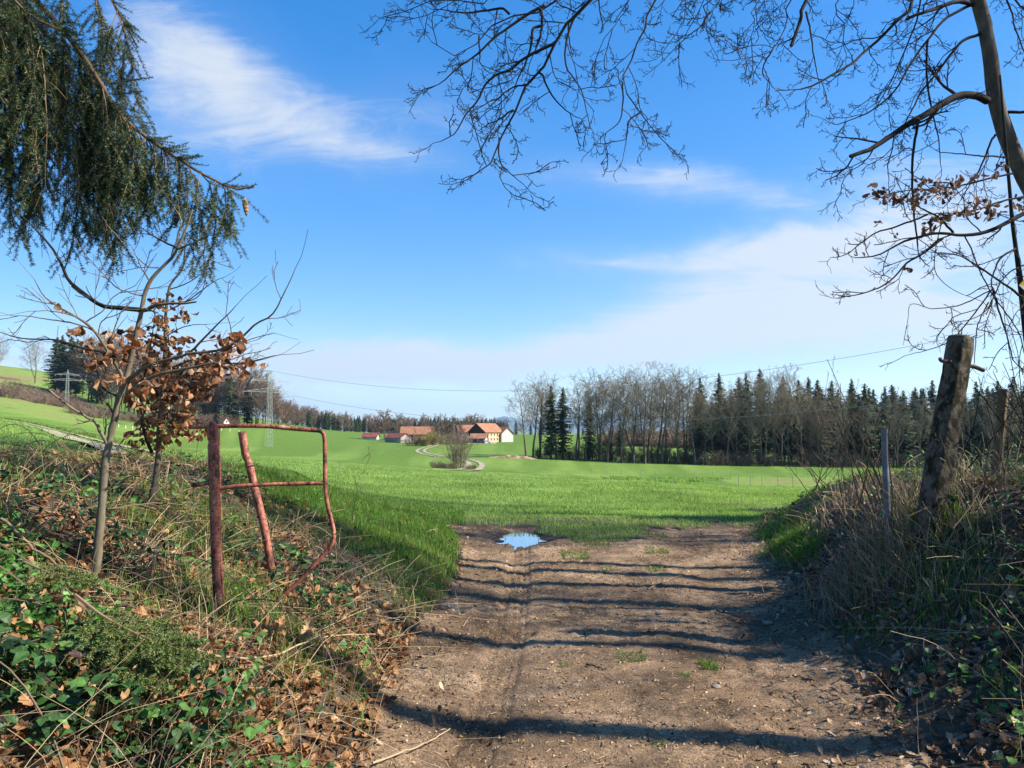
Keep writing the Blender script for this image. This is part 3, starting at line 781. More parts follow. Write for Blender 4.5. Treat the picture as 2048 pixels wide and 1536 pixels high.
SH_BROWN = [shrub_mesh(81 + i, 3.0, 2.2, 30, m_fartwigbrown, .8, .02) for i in range(2)]
m_under = nat('undergrowth_twigs', [(.035, .030, .022), (.07, .058, .042), (.12, .10, .072)], tint=True, rough=.9)
SH_DARK = [shrub_mesh(181 + i, 3.0, 2.2, 30, m_under, .8, .02) for i in range(2)]
SH_OLIVE = shrub_mesh(85, 4.2, 2.6, 46, m_olive, .8, .03)
SH_MID = shrub_mesh(87, 5.2, 1.3, 34, m_fartwigbrown, .26, .014)
for i in range(34):
    px = 1396 + 24 * i + rng.uniform(-12, 12)
    plant_far(SH_DARK[i % 2], 'shrub', px, 227 + rng.uniform(-2, 6), rng.uniform(1.8, 5.0), 3.0, 1.1, label='low dark thicket shrub at the foot of the right-hand wood', cat='shrub', group='thicket shrubs at the foot of the right-hand wood')
for i in range(16):
    px = 1088 + 20 * i + rng.uniform(-8, 8)
    plant_far(SH_DARK[i % 2], 'shrub', px, 236 + rng.uniform(-2, 6), rng.uniform(2.2, 6.0), 3.0, 1.1, label='low brown thicket shrub at the foot of the tree row', cat='shrub', group='thicket shrubs at the foot of the tree row')

for i in range(20):
    plant_far(SH_BROWN[i % 2], 'shrub', 1225 + 9.5 * i + rng.uniform(-4, 4), 390 + rng.uniform(-8, 8), rng.uniform(6, 10.5), 3.0, 1.4, label='brown hedge far behind the trunks of the tree row', cat='shrub', group='far hedge behind the tree row')
for i in range(9):
    plant(BARE[(i * 3 + 1) % 5], 1080 + 37 * i + rng.uniform(-8, 8), 246 + rng.uniform(-2, 8), 786 + rng.uniform(-10, 14), 22., wide=1.2, label='bare grey tree in the second rank behind the row across the meadow', cat='tree', group='bare trees in the second rank of the row')

# the wooded hill on the left
HS = [(112, 600, 672), (122, 606, 668), (140, 600, 670), (152, 596, 676), (196, 585, 684), (205, 580, 690)]
for i, (px, d, top) in enumerate(HS):
    plant(SPR[i % 3], px, d, top, 28., wide=1.5, label='big dark spruce in the clump on the crest of the left hill', cat='tree', group='spruces on the crest of the left hill')
plant(BARE[1], 70, 640, 690, 22., wide=1.2, label='lone bare tree on the skyline of the left hill, left of the spruce clump', cat='tree')
plant(BARE[3], -8, 640, 682, 22., wide=1.2, label='bare tree cut off by the left edge on the hill skyline', cat='tree')
hb = np.linspace(168, 405, 30)
for i, px in enumerate(hb):
    px = px + rng.uniform(-5, 5)
    base_d = np.interp(px, [160, 240, 300, 400], [590, 540, 500, 450]) + rng.uniform(0, 25)
    top = np.interp(px, [160, 200, 240, 300, 350, 400], [690, 692, 706, 722, 738, 742]) + rng.uniform(-6, 12)
    pr = (BROWN[i % 3] if i % 3 else BARE[i % 5])
    plant(pr, px, base_d, top, 20. if i % 3 else 22., wide=1.1, label='leafless tree of the wood on the left hillside', cat='tree', group='leafless trees of the left hillside wood')
wb = np.linspace(372, 588, 42)
for i, px in enumerate(wb):
    px = px + rng.uniform(-4, 4); d = 432 + rng.uniform(0, 24)
    top = np.interp(px, [372, 400, 430, 465, 480, 505, 530, 550, 565, 590], [755, 742, 755, 752, 762, 755, 757, 790, 806, 815]) + rng.uniform(-4, 14)
    if i in (8, 12, 17, 18, 24): plant(SPR[i % 3], px, d, top, 28., wide=1.2, label='dark spruce among leafless trees above the chapel', cat='tree', group='spruces in the wood above the chapel')
    else: plant(BROWN[i % 3] if i % 4 else BARE[i % 5], px, d, top, 20. if i % 4 else 22., label='leafless tree of the wood above the white chapel', cat='tree', group='leafless trees of the wood above the chapel')
for i in range(40):   # hedges down the slope
    if i < 15: px, d = np.interp(i + rng.uniform(-.4, .4), [0, 14], [-20, 165]), np.interp(i, [0, 14], [470, 505])
    elif i < 27: px, d = np.interp(i + rng.uniform(-.4, .4), [15, 26], [150, 330]), np.interp(i, [15, 26], [455, 430])
    else: px, d = np.interp(i + rng.uniform(-.4, .4), [27, 39], [330, 470]), np.interp(i, [27, 39], [440, 425])
    plant_far(SH_BROWN[i % 2], 'shrub', px, d + rng.uniform(-10, 10), rng.uniform(3.5, 7.5), 3.0, 1.3, label='brown leafless hedge shrub on the slope of the left hill', cat='shrub', group='hedge shrubs on the left hillside')
for i in range(9):
    plant_far(SH_BROWN[i % 2], 'shrub', 20 + 16 * i + rng.uniform(-6, 6), 520 + rng.uniform(-15, 15), rng.uniform(5, 9), 3.0, 1.2, label='brown leafless hedge shrub on the slope of the left hill', cat='shrub', group='hedge shrubs on the left hillside')

# woods on the far side of the valley
def far_wood(n, px0, px1, d0, d1, base_h, share, label, group):
    for i in range(n):
        px = px0 + (px1 - px0) * (i + rng.uniform(0, 1)) / n; d = rng.uniform(d0, d1)
        top = np.interp(px, [560, 590, 640, 700, 760, 850, 960, 1000, 1030, 1100], [806, 814, 824, 832, 836, 836, 836, 841, 845, 848]) + rng.uniform(-4, 6)
        p = stand(px, d); hgt = max(zpy(top, d) - p[2], 8)
        if rng.rand() < share: plant_far(FARSP[i % 2], 'spruce_tree', px, d, hgt, 20., 1.15, label=label[0], cat='tree', group=group[0])
        else: plant_far(FARBR[i % 2], 'brown_tree', px, d, hgt * .92, 16., 1.0, label=label[1], cat='tree', group=group[1])
far_wood(70, 566, 700, 640, 760, 0, .5, ['distant dark spruce on the ridge right of the lattice mast', 'distant brown leafless tree on the ridge right of the lattice mast'], ['spruces on the ridge right of the mast', 'leafless trees on the ridge right of the mast'])
far_wood(130, 690, 1010, 700, 850, 0, .82, ['distant dark spruce in the forest behind the farm', 'distant brown tree in the forest behind the farm'], ['spruces in the forest behind the farm', 'brown trees in the forest behind the farm'])
for i in range(26):
    px = 1000 + 16 * i; plant_far(FARSP[i % 2] if i % 3 else FARBR[i % 2], 'spruce_tree' if i % 3 else 'brown_tree', px + rng.uniform(-6, 6), 900 + rng.uniform(-60, 60), rng.uniform(11, 17) if px < 1090 else rng.uniform(6, 13), 20. if i % 3 else 16., 1.2, label='distant tree seen between the trunks of the tree row', cat='tree', group='distant trees behind the tree row')

# trees and bushes round the farm
FT = [proto('farm_tree', *bare_meshes(95 + i, 14, .3, .18, 1.1, 1.1, .08, rm=3.6), m_fartrunk, m_fartwigbrown) for i in range(3)]
plant(FT[1], 770, 440, 832, 14., wide=1.25, label='broad brown leafless tree left of the long barn', cat='tree')
plant(FT[2], 752, 440, 846, 14., wide=1.2, label='smaller brown leafless tree near the leftmost red barn', cat='tree')
m_birch = nat('birch_bark', [(.35, .32, .28), (.55, .52, .47)], scale=3)
BIR = proto('birch_tree', *bare_meshes(91, 12, .30, .25, .6, .8, .12, rm=2.2), m_birch, m_fartwig)
plant(BIR, 907, 383, 841, 12., label='tall white-stemmed birch in front of the farmhouse', cat='tree')
plant(BIR, 880, 410, 844, 12., wide=1.2, label='pale birch behind the hedge between barn and farmhouse', cat='tree')
plant(BIR, 830, 372, 862, 12., label='slim young birch beside the small orange-roofed shed', cat='tree')
for px, d, top, k, wd, lb in [(895, 392, 843, 0, 1.2, 'brown leafless tree between the long barn and the farmhouse'), (946, 470, 838, 1, 1.1, 'brown treetop rising behind the farmhouse roofs'), (806, 452, 844, 2, 1.2, 'brown leafless tree half hidden behind the red shed'),
                              (918, 388, 852, 1, 1.0, 'brown leafless tree right of the white-stemmed birch'), (868, 402, 853, 2, 1.1, 'low brown tree in front of the right end of the long barn'), (854, 460, 840, 0, 1.2, 'brown leafless tree behind the roof of the long barn'), (1006, 440, 846, 2, 1.0, 'brown leafless tree behind the white house at the right end of the farm')]:
    plant(FT[k], px, d, top, 14., wide=wd, label=lb, cat='tree')
for px, d, hh, me, wd, lb in [(826, 352, 5.2, SH_BROWN[0], 1.0, 'grey-brown round bush at the bend of the farm road, leftmost of three'), (851, 350, 5.6, SH_OLIVE, .8, 'yellow-brown round bush at the bend of the farm road, middle of three'),
                              (868, 362, 6.4, SH_OLIVE, .8, 'olive bush above the farm road, right of the yellow-brown bush'), (893, 372, 6.2, SH_BROWN[1], 1.3, 'brown hedge bush left of the white-stemmed birch'), (922, 374, 6.0, SH_BROWN[0], 1.2, 'brown hedge bush right of the white-stemmed birch'),
                              (838, 354, 2.4, SH_BROWN[1], 1.3, 'low pinkish-brown scrub beside the bend of the farm road')]:
    plant_far(me, 'bush', px, d, hh, 4.2 if me is SH_OLIVE else 3.0, wd, label=lb, cat='bush')
plant_far(SH_OLIVE, 'bush', 975, 450, 9.0, 4.2, .8, label='yellow-green treetop bush behind the yellow farmhouse', cat='bush')
plant_far(SH_MID, 'bush', 916, 129, 5.3, 5.2, 1.0, label='upright leafless bush standing alone in the meadow before the road bend', cat='bush')
for i, (px, d) in enumerate([(873, 128), (884, 127), (892, 128), (900, 126), (934, 127), (944, 128)]):
    plant_far(SH_BROWN[i % 2], 'weed_clump', px, d, rng.uniform(.7, 1.3), 3.0, 1.5, label='low clump of dry weeds at the foot of the lone bush', cat='weeds', group='dry weeds round the lone bush')

# long heap of soil by the left end of the tree row
mb = MB(); u = np.linspace(0, 1, 40); w = np.linspace(-1, 1, 9); A = stand(973, 226); B = stand(1075, 226)
q = A[None] + (B - A)[None] * u[:, None]; hh = (1 - w[None] ** 2) * (.95 * np.sin(u * 3.14) ** .35)[:, None] * (1 + .8 * fbm(u * 9, u * 0, 3, 2))[:, None]
gx = np.broadcast_to(q[:, 0:1], hh.shape); gy = q[:, 1:2] + w[None] * 1.6
mb.add(np.stack([gx, gy, H(gx, gy) - .15 + hh], -1), rows_to_quads(1, 40, 9, False))
mb.obj('soil_heap', nat('heaped_soil', [(.07, .05, .03), (.22, .16, .09), (.40, .31, .19)], scale=.8, bump=.5), smooth=True, label='long low heap of bare soil at the left end of the tree row', cat='soil heap')
# ------------------------------------------------------------------ lattice masts and wires
m_steel = nat('galvanised_lattice', [(.34, .38, .35), (.48, .52, .49)], scale=.5, rough=.6, metal=.2)
m_wire = nat('wire', [(.16, .17, .18), (.20, .21, .22)], rough=.6)


def mast(px, d, top_py, yaw, label):
    p = stand(px, d); h = zpy(top_py, d) - p[2]
    root = empty('lattice_mast', p, yaw, label=label, cat='power mast', group='lattice masts of the power line')
    mb = MB(); wz = lambda z: np.interp(z, [0, .78 * h, .88 * h, h], [1.15, .62, .5, .08])
    zs = np.concatenate([np.linspace(-.3, .78 * h, 15), np.linspace(.84, 1, 5) * h]); t = .045
    for a, b in zip(zs[:-1], zs[1:]):
        wa, wb = wz(max(a, 0)), wz(b)
        ca = [(-wa, -wa), (wa, -wa), (wa, wa), (-wa, wa)]; cb = [(-wb, -wb), (wb, -wb), (wb, wb), (-wb, wb)]
        for i in range(4):
            j = (i + 1) % 4
            mb.bar((*ca[i], a), (*cb[i], b), t); mb.bar((*ca[i], a), (*cb[j], b), t * .6); mb.bar((*ca[j], a), (*cb[i], b), t * .6)
    mb.obj('mast', m_steel, root)
    for zf, half in ((.86, 7.4), (.715, 10.5)):
        mb = MB(); z = zf * h; w_ = .62
        for s_ in (-1, 1):
            tip = (s_ * half, 0, z)
            for yy in (-w_, w_):
                mb.bar((s_ * w_, yy, z), tip, t); mb.bar((s_ * w_, yy, z + .055 * h), tip, t * .8)
                for k in range(1, 5):
                    f = k / 5; xx = s_ * (w_ + (half - w_) * f); y1 = yy * (1 - f)
                    mb.bar((xx, y1, z), (xx, y1, z + .055 * h * (1 - f)), t * .5); mb.bar((xx, y1, z), (s_ * (w_ + (half - w_) * (f - .2)), yy * (1.2 - f), z + .055 * h * (1.2 - f)), t * .5)
            for k in (0, 1):
                mb.bar((s_ * (half - .1 - k * 3.2), 0, z), (s_ * (half - .1 - k * 3.2), 0, z - 1.2), .07)
        mb.obj('crossarm', m_steel, root)
    M = lambda v: np.array([p[0] + v[0] * math.cos(yaw) - v[1] * math.sin(yaw), p[1] + v[0] * math.sin(yaw) + v[1] * math.cos(yaw), p[2] + v[2]])
    return [M((0, 0, h)), M((10.4, 0, .715 * h - 1.2)), M((-10.4, 0, .715 * h - 1.2)), M((7.3, 0, .86 * h - 1.2)), M((-7.3, 0, .86 * h - 1.2))]


A1 = mast(135, 500, 739, math.radians(44), 'pale lattice power mast standing on the hillside, the farther one at the left')
A2 = mast(540, 298, 741, math.radians(40), 'pale lattice power mast in the meadow behind the red gate frame, the nearer one')


def wire(a, b, sag, label, n=60, r=.045):
    t = np.linspace(0, 1, n)[:, None]; q = np.array(a)[None] * (1 - t) + np.array(b)[None] * t; q[:, 2] -= (4 * sag * t * (1 - t))[:, 0]
    V, Q = tubes(q[None], np.full((1, n), r), 4); mb = MB(); mb.add(V, Q)
    mb.obj('power_wire', m_wire, label=label, cat='power wire', group='wires of the power line')


EA = P(2420, 560, 150)
wire(A2[0], EA, 14.0, 'topmost power wire running right from the nearer mast across the sky')
wire(A2[1], P(2560, 690, 146), 12.5, 'lower power wire from the right crossarm tip towards the tree row')
wire(A1[0], A2[0], 7.0, 'topmost power wire between the two lattice masts', r=.05)
wire(A1[1], A2[1], 7.0, 'lower power wire between the two lattice masts', r=.04)

# ------------------------------------------------------------------ farm
m_tile = nat('orange_roof_tiles', [(.19, .085, .05), (.27, .125, .07), (.34, .17, .10)], scale=.7, detail=4, rough=.9, var=.2, vscale=3)
m_red = nat('red_metal_roof', [(.17, .05, .042), (.23, .075, .06)], scale=.5, rough=.7, var=.15)
m_yel = nat('yellow_render', [(.40, .30, .16), (.47, .36, .20)], scale=.6, rough=.9)
m_white = nat('white_render', [(.36, .35, .33), (.45, .44, .41)], scale=.6, rough=.9)
m_board = nat('dark_boards', [(.030, .022, .018), (.07, .05, .04)], scale=2, stretch=(8, 8, .3), rough=.9)
m_greyb = nat('weathered_boards', [(.24, .23, .21), (.38, .36, .33)], scale=2, stretch=(8, 8, .3), rough=.9)
m_glass = nat('dark_panes', [(.03, .035, .04), (.05, .055, .06)], rough=.15, spec=.6)


def house(name, px, d, w, l, eave, ridge, yaw, wall, roof, label, gables=(None, None), wins=(), doors=(), drop=0., cat='barn', open_side=None):
    """ridge along local x; gable ends at +-x; eaves walls at +-y; footprint sunk a little into the slope"""
    p = stand(px, d); root = empty(name, p, math.radians(yaw), label=label, cat=cat)
    mb = MB(); b = -1.2; x, y = l / 2, w / 2
    V = [[-x, -y, b], [x, -y, b], [x, y, b], [-x, y, b], [-x, -y, eave], [x, -y, eave], [x, y, eave], [-x, y, eave], [-x, 0, ridge], [x, 0, ridge]]
    mb.add(V, [[0, 1, 5, 4], [2, 3, 7, 6]], [[0, 4, 7], [0, 7, 3], [4, 8, 7], [1, 2, 6], [1, 6, 5], [5, 6, 9]])
    mb.obj('wall', wall, root)
    mb = MB(); ov, th = .6, .22; sl = (ridge - eave) / y
    for s_ in (-1, 1):
        e = np.array([s_ * (y + ov), eave - ov * sl]); r_ = np.array([0, ridge])
        q = []
        for xx in (-x - ov, x + ov):
            q += [[xx, e[0], e[1] + .03], [xx, r_[0], r_[1] + .03], [xx, r_[0], r_[1] + th + .03], [xx, e[0], e[1] + th + .03]]
        mb.add(q, [[0, 1, 2, 3], [7, 6, 5, 4], [0, 4, 5, 1], [1, 5, 6, 2], [2, 6, 7, 3], [3, 7, 4, 0]])
    mb.obj('roof', roof, root)
    for s_, g in zip((-1, 1), gables):
        if g is None: continue
        mm, zlow = g; mb = MB(); xx = s_ * (x + .06)
        zz = max(zlow, .1)
        if zz < eave: mb.add([[xx, -y + .05, zz], [xx, y - .05, zz], [xx, y - .05, eave], [xx, -y + .05, eave], [xx, 0, ridge - .05]], [[0, 1, 2, 3]], [[3, 2, 4]])
        else: mb.add([[xx, -y + .05, eave], [xx, y - .05, eave], [xx, 0, ridge - .05]], T=[[0, 1, 2]])
        mb.obj('gable_boards', mm, root)
    for side, u, z, ww, hh in wins:
        f = MB(); g = MB()
        if side == 'y': f.box((u, -y - .03, z), (ww + .24, .08, hh + .24)); g.box((u, -y - .06, z), (ww, .06, hh))
        else: f.box((side * (x + .09), u, z), (.08, ww + .24, hh + .24)); g.box((side * (x + .12), u, z), (.06, ww, hh))
        fo = f.obj('window', m_white, root); g.obj('pane', m_glass, fo)
    for side, u, ww, hh in doors:
        f = MB()
        if side == 'y': f.box((u, -y - .05, hh / 2 - .1), (ww, .1, hh))
        else: f.box((side * (x + .1), u, hh / 2 - .1), (.1, ww, hh))
        f.obj('door', m_board, root)
    return root


W2 = [('y', u, z, .85, 1.15) for u in (-5, -2.4, .2, 2.8, 5.2) for z in (1.5, 3.9)]
house('farmhouse', 972, 408, 11, 15, 5.4, 9.6, 53, m_yel, m_tile, 'yellow farmhouse with orange roof and dark boarded gable', gables=((m_board, 3.2), None), wins=W2, doors=[('y', 6.6, 1, 2.1)], cat='farmhouse')
house('garage', 958, 391, 6.5, 7.5, 2.5, 4.6, -8, m_white, m_tile, 'low white outbuilding with orange roof in front of the dark gable', gables=((m_board, .1), None), doors=[('y', -1.4, 2.3, 2.0), ('y', 1.6, 2.3, 2.0)], cat='outbuilding')
house('annex', 1003, 414, 8.0, 10, 4.4, 7.6, -50, m_white, m_tile, 'white house with hipped orange roof at the right end of the farm', wins=[('y', -2, 1.6, .9, 1.1), ('y', 1.4, 1.6, .9, 1.1)], doors=[('y', -.3, 1., 2.)], cat='house')
house('barn', 940, 440, 9, 14, 5.0, 8.6, 8, m_greyb, m_tile, 'orange-roofed barn hidden behind the left side of the farmhouse')
house('barn', 836, 440, 10, 18, 3.6, 7.6, 2, m_board, m_tile, 'long barn with a wide orange tiled roof behind the red shed')
house('shed', 797, 398, 7.2, 12.0, 2.5, 4.6, 140, m_greyb, m_red, 'grey boarded shed with a bright red roof and pale gable', doors=[('y', 1, 3.4, 1.9)], cat='shed')
house('shed', 845, 384, 4.2, 5.4, 1.8, 3.2, -6, m_board, m_tile, 'small dark shed with an orange roof, left of a pair', cat='shed')
house('shed', 866, 390, 4.4, 6.4, 1.9, 3.2, 6, m_greyb, m_tile, 'small grey shed with an orange roof, right of a pair', cat='shed')
house('shed', 743, 432, 5, 8.0, 1.7, 3.6, 172, m_white, m_red, 'small pale shed with a dark red roof at the far left of the farm', cat='shed')
house('chapel', 450, 418, 3.4, 5.2, 2.6, 4.6, 140, m_white, m_tile, 'tiny white chapel with an orange roof below the hillside wood', gables=((m_white, .1), (m_white, .1)), wins=[(-1, 0, 2.6, .8, .9)], doors=[('y', -.6, .8, 1.7)], cat='chapel')

# paddock fence beside the red shed
root = empty('paddock_fence', stand(765, 402), label='long weathered rail fence in front of the red-roofed shed', cat='fence')
A, B = stand(742, 404), stand(812, 390)
for k in range(8):
    q = A + (B - A) * k / 7; q[2] = G(q[0], q[1]); mb = MB(); mb.box(q - np.array(root.location) + [0, 0, .4], (.16, .16, 1.9)); mb.obj('post', m_greyb, root)
for zz in (.55, .95, 1.25):
    mb = MB(); mb.bar(A - np.array(root.location) + [0, -.12, zz], B - np.array(root.location) + [0, -.12, zz], .07); mb.obj('rail', m_greyb, root)

# two parked cars on the farm yard
m_carp = nat('dark_car_paint', [(.02, .024, .03), (.03, .034, .04)], rough=.25, spec=.6)
m_carw = nat('silver_car_paint', [(.42, .44, .46), (.48, .50, .52)], rough=.3, spec=.6)
m_tyre = nat('tyre_rubber', [(.015, .015, .015), (.03, .03, .03)], rough=.8)


def car(px, d, yaw, paint, label):
    root = empty('parked_car', stand(px, d) + [0, 0, .10], yaw, label=label, cat='car')
    prof = [(-2.1, .35), (-2.1, .8), (-1.95, .95), (-1.2, 1.0), (-.6, 1.42), (.9, 1.46), (1.7, .98), (2.1, .88), (2.15, .4)]
    mb = MB(); n = len(prof)
    V = [[x, -.85 if z < 1 else -.68, z] for x, z in prof] + [[x, .85 if z < 1 else .68, z] for x, z in prof]
    mb.add(V, [[i, i + 1, n + i + 1, n + i] for i in range(n - 1)] + [[n - 1, 0, n, 2 * n - 1]], [[0, i + 1, i] for i in range(1, n - 1)] + [[n, n + i, n + i + 1] for i in range(1, n - 1)])
    mb.obj('body', paint, root)
    mb = MB()
    for s_ in (-1, 1): mb.add([[-.95, s_ * .84, 1.02], [-.5, s_ * .72, 1.36], [.85, s_ * .72, 1.39], [1.4, s_ * .84, 1.02]], [[0, 1, 2, 3]])
    mb.obj('side_windows', m_glass, root)
    for x in (-1.35, 1.35):
        for s_ in (-1, 1):
            mb = MB(); V, Q = tubes(np.array([[[x, s_ * .7, .32], [x, s_ * .88, .32]]]), np.array([[.32, .32]]), 14); mb.add(V, Q)
            th = np.arange(14) * 2 * math.pi / 14; mb.add(np.stack([x + .32 * np.cos(th), 0 * th + s_ * .88, .32 + .32 * np.sin(th)], 1), T=[[0, i, i + 1] for i in range(1, 13)])
            mb.obj('wheel', m_tyre, root)


car(961, 383, .1, m_carp, 'dark car parked in front of the white outbuilding, the left one')
car(973, 384, .2, m_carw, 'paler car parked in front of the yellow farmhouse, the right one')

# thin fence stakes in the meadow
m_stake = nat('stake_wood', [(.20, .18, .14), (.32, .30, .25)], scale=2)
m_pale = nat('pale_stake', [(.60, .60, .57), (.72, .72, .69)], scale=2)
def stake(px, d, h, r, mm, label, group):
    p = stand(px, d); mb = MB(); rg = RS(int(px)); lean_ = rg.uniform(-.06, .06)
    V, Q = tubes(np.array([[[0, 0, -.2], [lean_ * .5 * h, 0, h * .5], [lean_ * h, 0, h]]]), np.array([[r, r, r * .9]]), 6); mb.add(V, Q)
    mb.add([[lean_ * h + r * math.cos(a), r * math.sin(a), h] for a in np.arange(6) * 1.047], T=[[0, 1, 2], [0, 2, 3], [0, 3, 4], [0, 4, 5]])
    o = mb.obj('fence_stake', mm, label=label, cat='fence stake', group=group); o.location = p
for px in (1181, 1214, 1243, 1276, 1310, 1342, 1366, 1390, 1424, 1462, 1500, 1540, 1575, 1610): stake(px + rng.uniform(-4, 4), 108 + rng.uniform(-3, 3), 1.0, .032, m_stake, 'thin wooden fence stake behind the hollow in the right half of the meadow', 'stakes behind the meadow hollow')
for px in (1440, 1470, 1496, 1524, 1552, 1580): stake(px + rng.uniform(-4, 4), 64 + rng.uniform(-3, 3), 1.0, .028, m_stake, 'thin wooden fence stake in front of the hollow at the right of the meadow', 'stakes in front of the meadow hollow')
for px in (333, 345, 358, 372, 386, 400, 414, 428, 445, 462, 480): stake(px, 380 + rng.uniform(-3, 3), 1.3, .13, m_pale, 'white fence stake in the line below the chapel', 'white stakes below the chapel')
for px in (228, 240, 254, 268, 282, 296): stake(px, 330 + rng.uniform(-3, 3), 1.3, .13, m_pale, 'white fence stake on the left slope beside the farther mast', 'white stakes beside the farther mast')
for px, d in ((870, 170), (877, 171)): stake(px, d, 1.6, .10, m_stake, 'short stake left of the lone bush in the meadow', 'stakes left of the lone bush')

# ------------------------------------------------------------------ red gate frame, posts
def rust_material():
    m_, t, N, L = nt('rusty_red_paint'); out = N.new('ShaderNodeOutputMaterial'); b = N.new('ShaderNodeBsdfPrincipled'); co = N.new('ShaderNodeTexCoord')
    def noise(s, d, st=(1, 1, 1)):
        mp = N.new('ShaderNodeMapping'); mp.inputs['Scale'].default_value = st; L.new(co.outputs['Object'], mp.inputs[0])
        n = N.new('ShaderNodeTexNoise'); n.inputs['Scale'].default_value = s; n.inputs['Detail'].default_value = d; n.inputs['Roughness'].default_value = .68; L.new(mp.outputs[0], n.inputs[0]); return n.outputs[0]
    r1 = ramp(N, [(.020, .012, .011), (.075, .028, .020), (.25, .075, .042), (.34, .125, .075), (.50, .31, .22)], [.33, .42, .48, .60, .70]); L.new(noise(17, 10, (1, 1, .45)), r1.inputs[0])
    r2 = ramp(N, [(.18, .16, .16), (1, 1, 1), (1.2, 1.15, 1.1)], [.38, .48, .7]); L.new(noise(60, 6), r2.inputs[0])
    mu = N.new('ShaderNodeVectorMath'); mu.operation = 'MULTIPLY'; L.new(r1.outputs[0], mu.inputs[0]); L.new(r2.outputs[0], mu.inputs[1]); L.new(mu.outputs[0], b.inputs['Base Color'])
    b.inputs['Roughness'].default_value = .55; b.inputs['Specular IOR Level'].default_value = .35
    bp = N.new('ShaderNodeBump'); bp.inputs['Strength'].default_value = .35; bp.inputs['Distance'].default_value = .004; L.new(noise(70, 6), bp.inputs['Height']); L.new(bp.outputs[0], b.inputs['Normal'])
    L.new(b.outputs[0], out.inputs[0]); return m_


m_rust = rust_material()
gp = lambda cx, cy, d: P(380 + cx / 3.656, 820 + cy / 3.656, d)


def pipe(mb, pts, r, n=60, sides=16, cap=True, rfun=None):
    q = smooth_line(pts, n); rr = np.full(n, r) if rfun is None else rfun(np.linspace(0, 1, n)) * r
    V, Q = tubes(q[None], rr[None], sides); mb.add(V, Q)
    if cap:
        for e in (0, n - 1):
            ring = V.reshape(n, sides, 3)[e]; mb.add(np.concatenate([[ring.mean(0)], ring]), T=[[0, 1 + i, 1 + (i + 1) % sides] for i in range(sides)])
    return q


base = np.array([-1.86, 4.9, G(-1.86, 4.9)])
gate = empty('gate_frame', base, label='rusty red tube gate frame with bent lower corner on the left bank', cat='gate')
loc = lambda v: np.array(v) - base
def dome(t): return np.where(t < .012, .55, np.where(t < .022, .86, 1.0)) * np.where((t > .10) & (t < .118), .84, 1.0)
mb = MB(); pipe(mb, [loc(gp(163, 84, 4.9)), loc(gp(178, 500, 4.9)), loc(gp(192, 1000, 4.9)), loc(gp(218, 1500, 4.88))], .0335, 120, 20, True, dome); mb.obj('gate_post', m_rust, gate, smooth=True)
mb = MB(); pipe(mb, [loc(gp(166, 160, 4.9)), loc(gp(167, 172, 4.9))], .0352, 4, 20, False); mb.obj('collar', m_rust, gate, smooth=True)
mb = MB(); pipe(mb, [loc(gp(c[0], c[1], 4.93 + .0001 * c[0])) for c in [(-6, 124), (60, 124), (120, 121), (215, 118), (420, 116), (600, 121), (760, 137), (900, 148), (945, 152), (968, 164), (980, 190), (985, 240), (987, 400), (988, 540), (1003, 680), (1032, 800), (1050, 880), (1053, 925), (1035, 985), (985, 1050), (900, 1140), (800, 1250), (690, 1350)]], .0135, 160, 12); mb.obj('outer_tube', m_rust, gate, smooth=True)
mb = MB(); pipe(mb, [loc(gp(212, 572, 4.94)), loc(gp(400, 553, 4.97)), loc(gp(700, 541, 5.0)), loc(gp(988, 536, 5.03))], .0125, 40, 12); mb.obj('cross_tube', m_rust, gate, smooth=True)
mb = MB(); pipe(mb, [loc(gp(12, 548, 4.9)), loc(gp(60, 545, 4.9)), loc(gp(140, 530, 4.9))], .015, 12, 12); mb.obj('stub_tube', m_rust, gate, smooth=True)
mb = MB(); pipe(mb, [loc(gp(207, 115, 4.95)), loc(gp(214, 420, 4.95)), loc(gp(224, 800, 4.95))], .0095, 30, 10); mb.obj('hinge_rod', m_rust, gate, smooth=True)

b2 = np.array([-1.85, 5.9, G(-1.85, 5.9)]); lp = empty('leaning_pipe', b2, label='rusty leaning pipe post behind the red gate frame', cat='post')
def dents(t): return np.where((t > .185) & (t < .215), .80, 1.0) * np.where(t < .02, 1.03, 1.0)
mb = MB(); pipe(mb, [gp(380, 158, 5.9) - b2, gp(410, 345, 5.9) - b2, gp(428, 352 + 30, 5.9) - b2, gp(480, 600, 5.9) - b2, gp(540, 850, 5.88) - b2, gp(600, 1180, 5.86) - b2], .0295, 90, 16, True, dents); mb.obj('pipe', m_rust, lp, smooth=True)
m_band = nat('dark_band', [(.02, .015, .014), (.05, .03, .025)], scale=20)
for (a, c, e) in [(443, 408, 416), (518, 768, 785), (578, 1015, 1024)]:
    mb = MB(); pipe(mb, [gp(a - 1, c, 5.9) - b2, gp(a + 2, e, 5.9) - b2], .0312, 4, 16, False); mb.obj('band', m_band, lp, smooth=True)

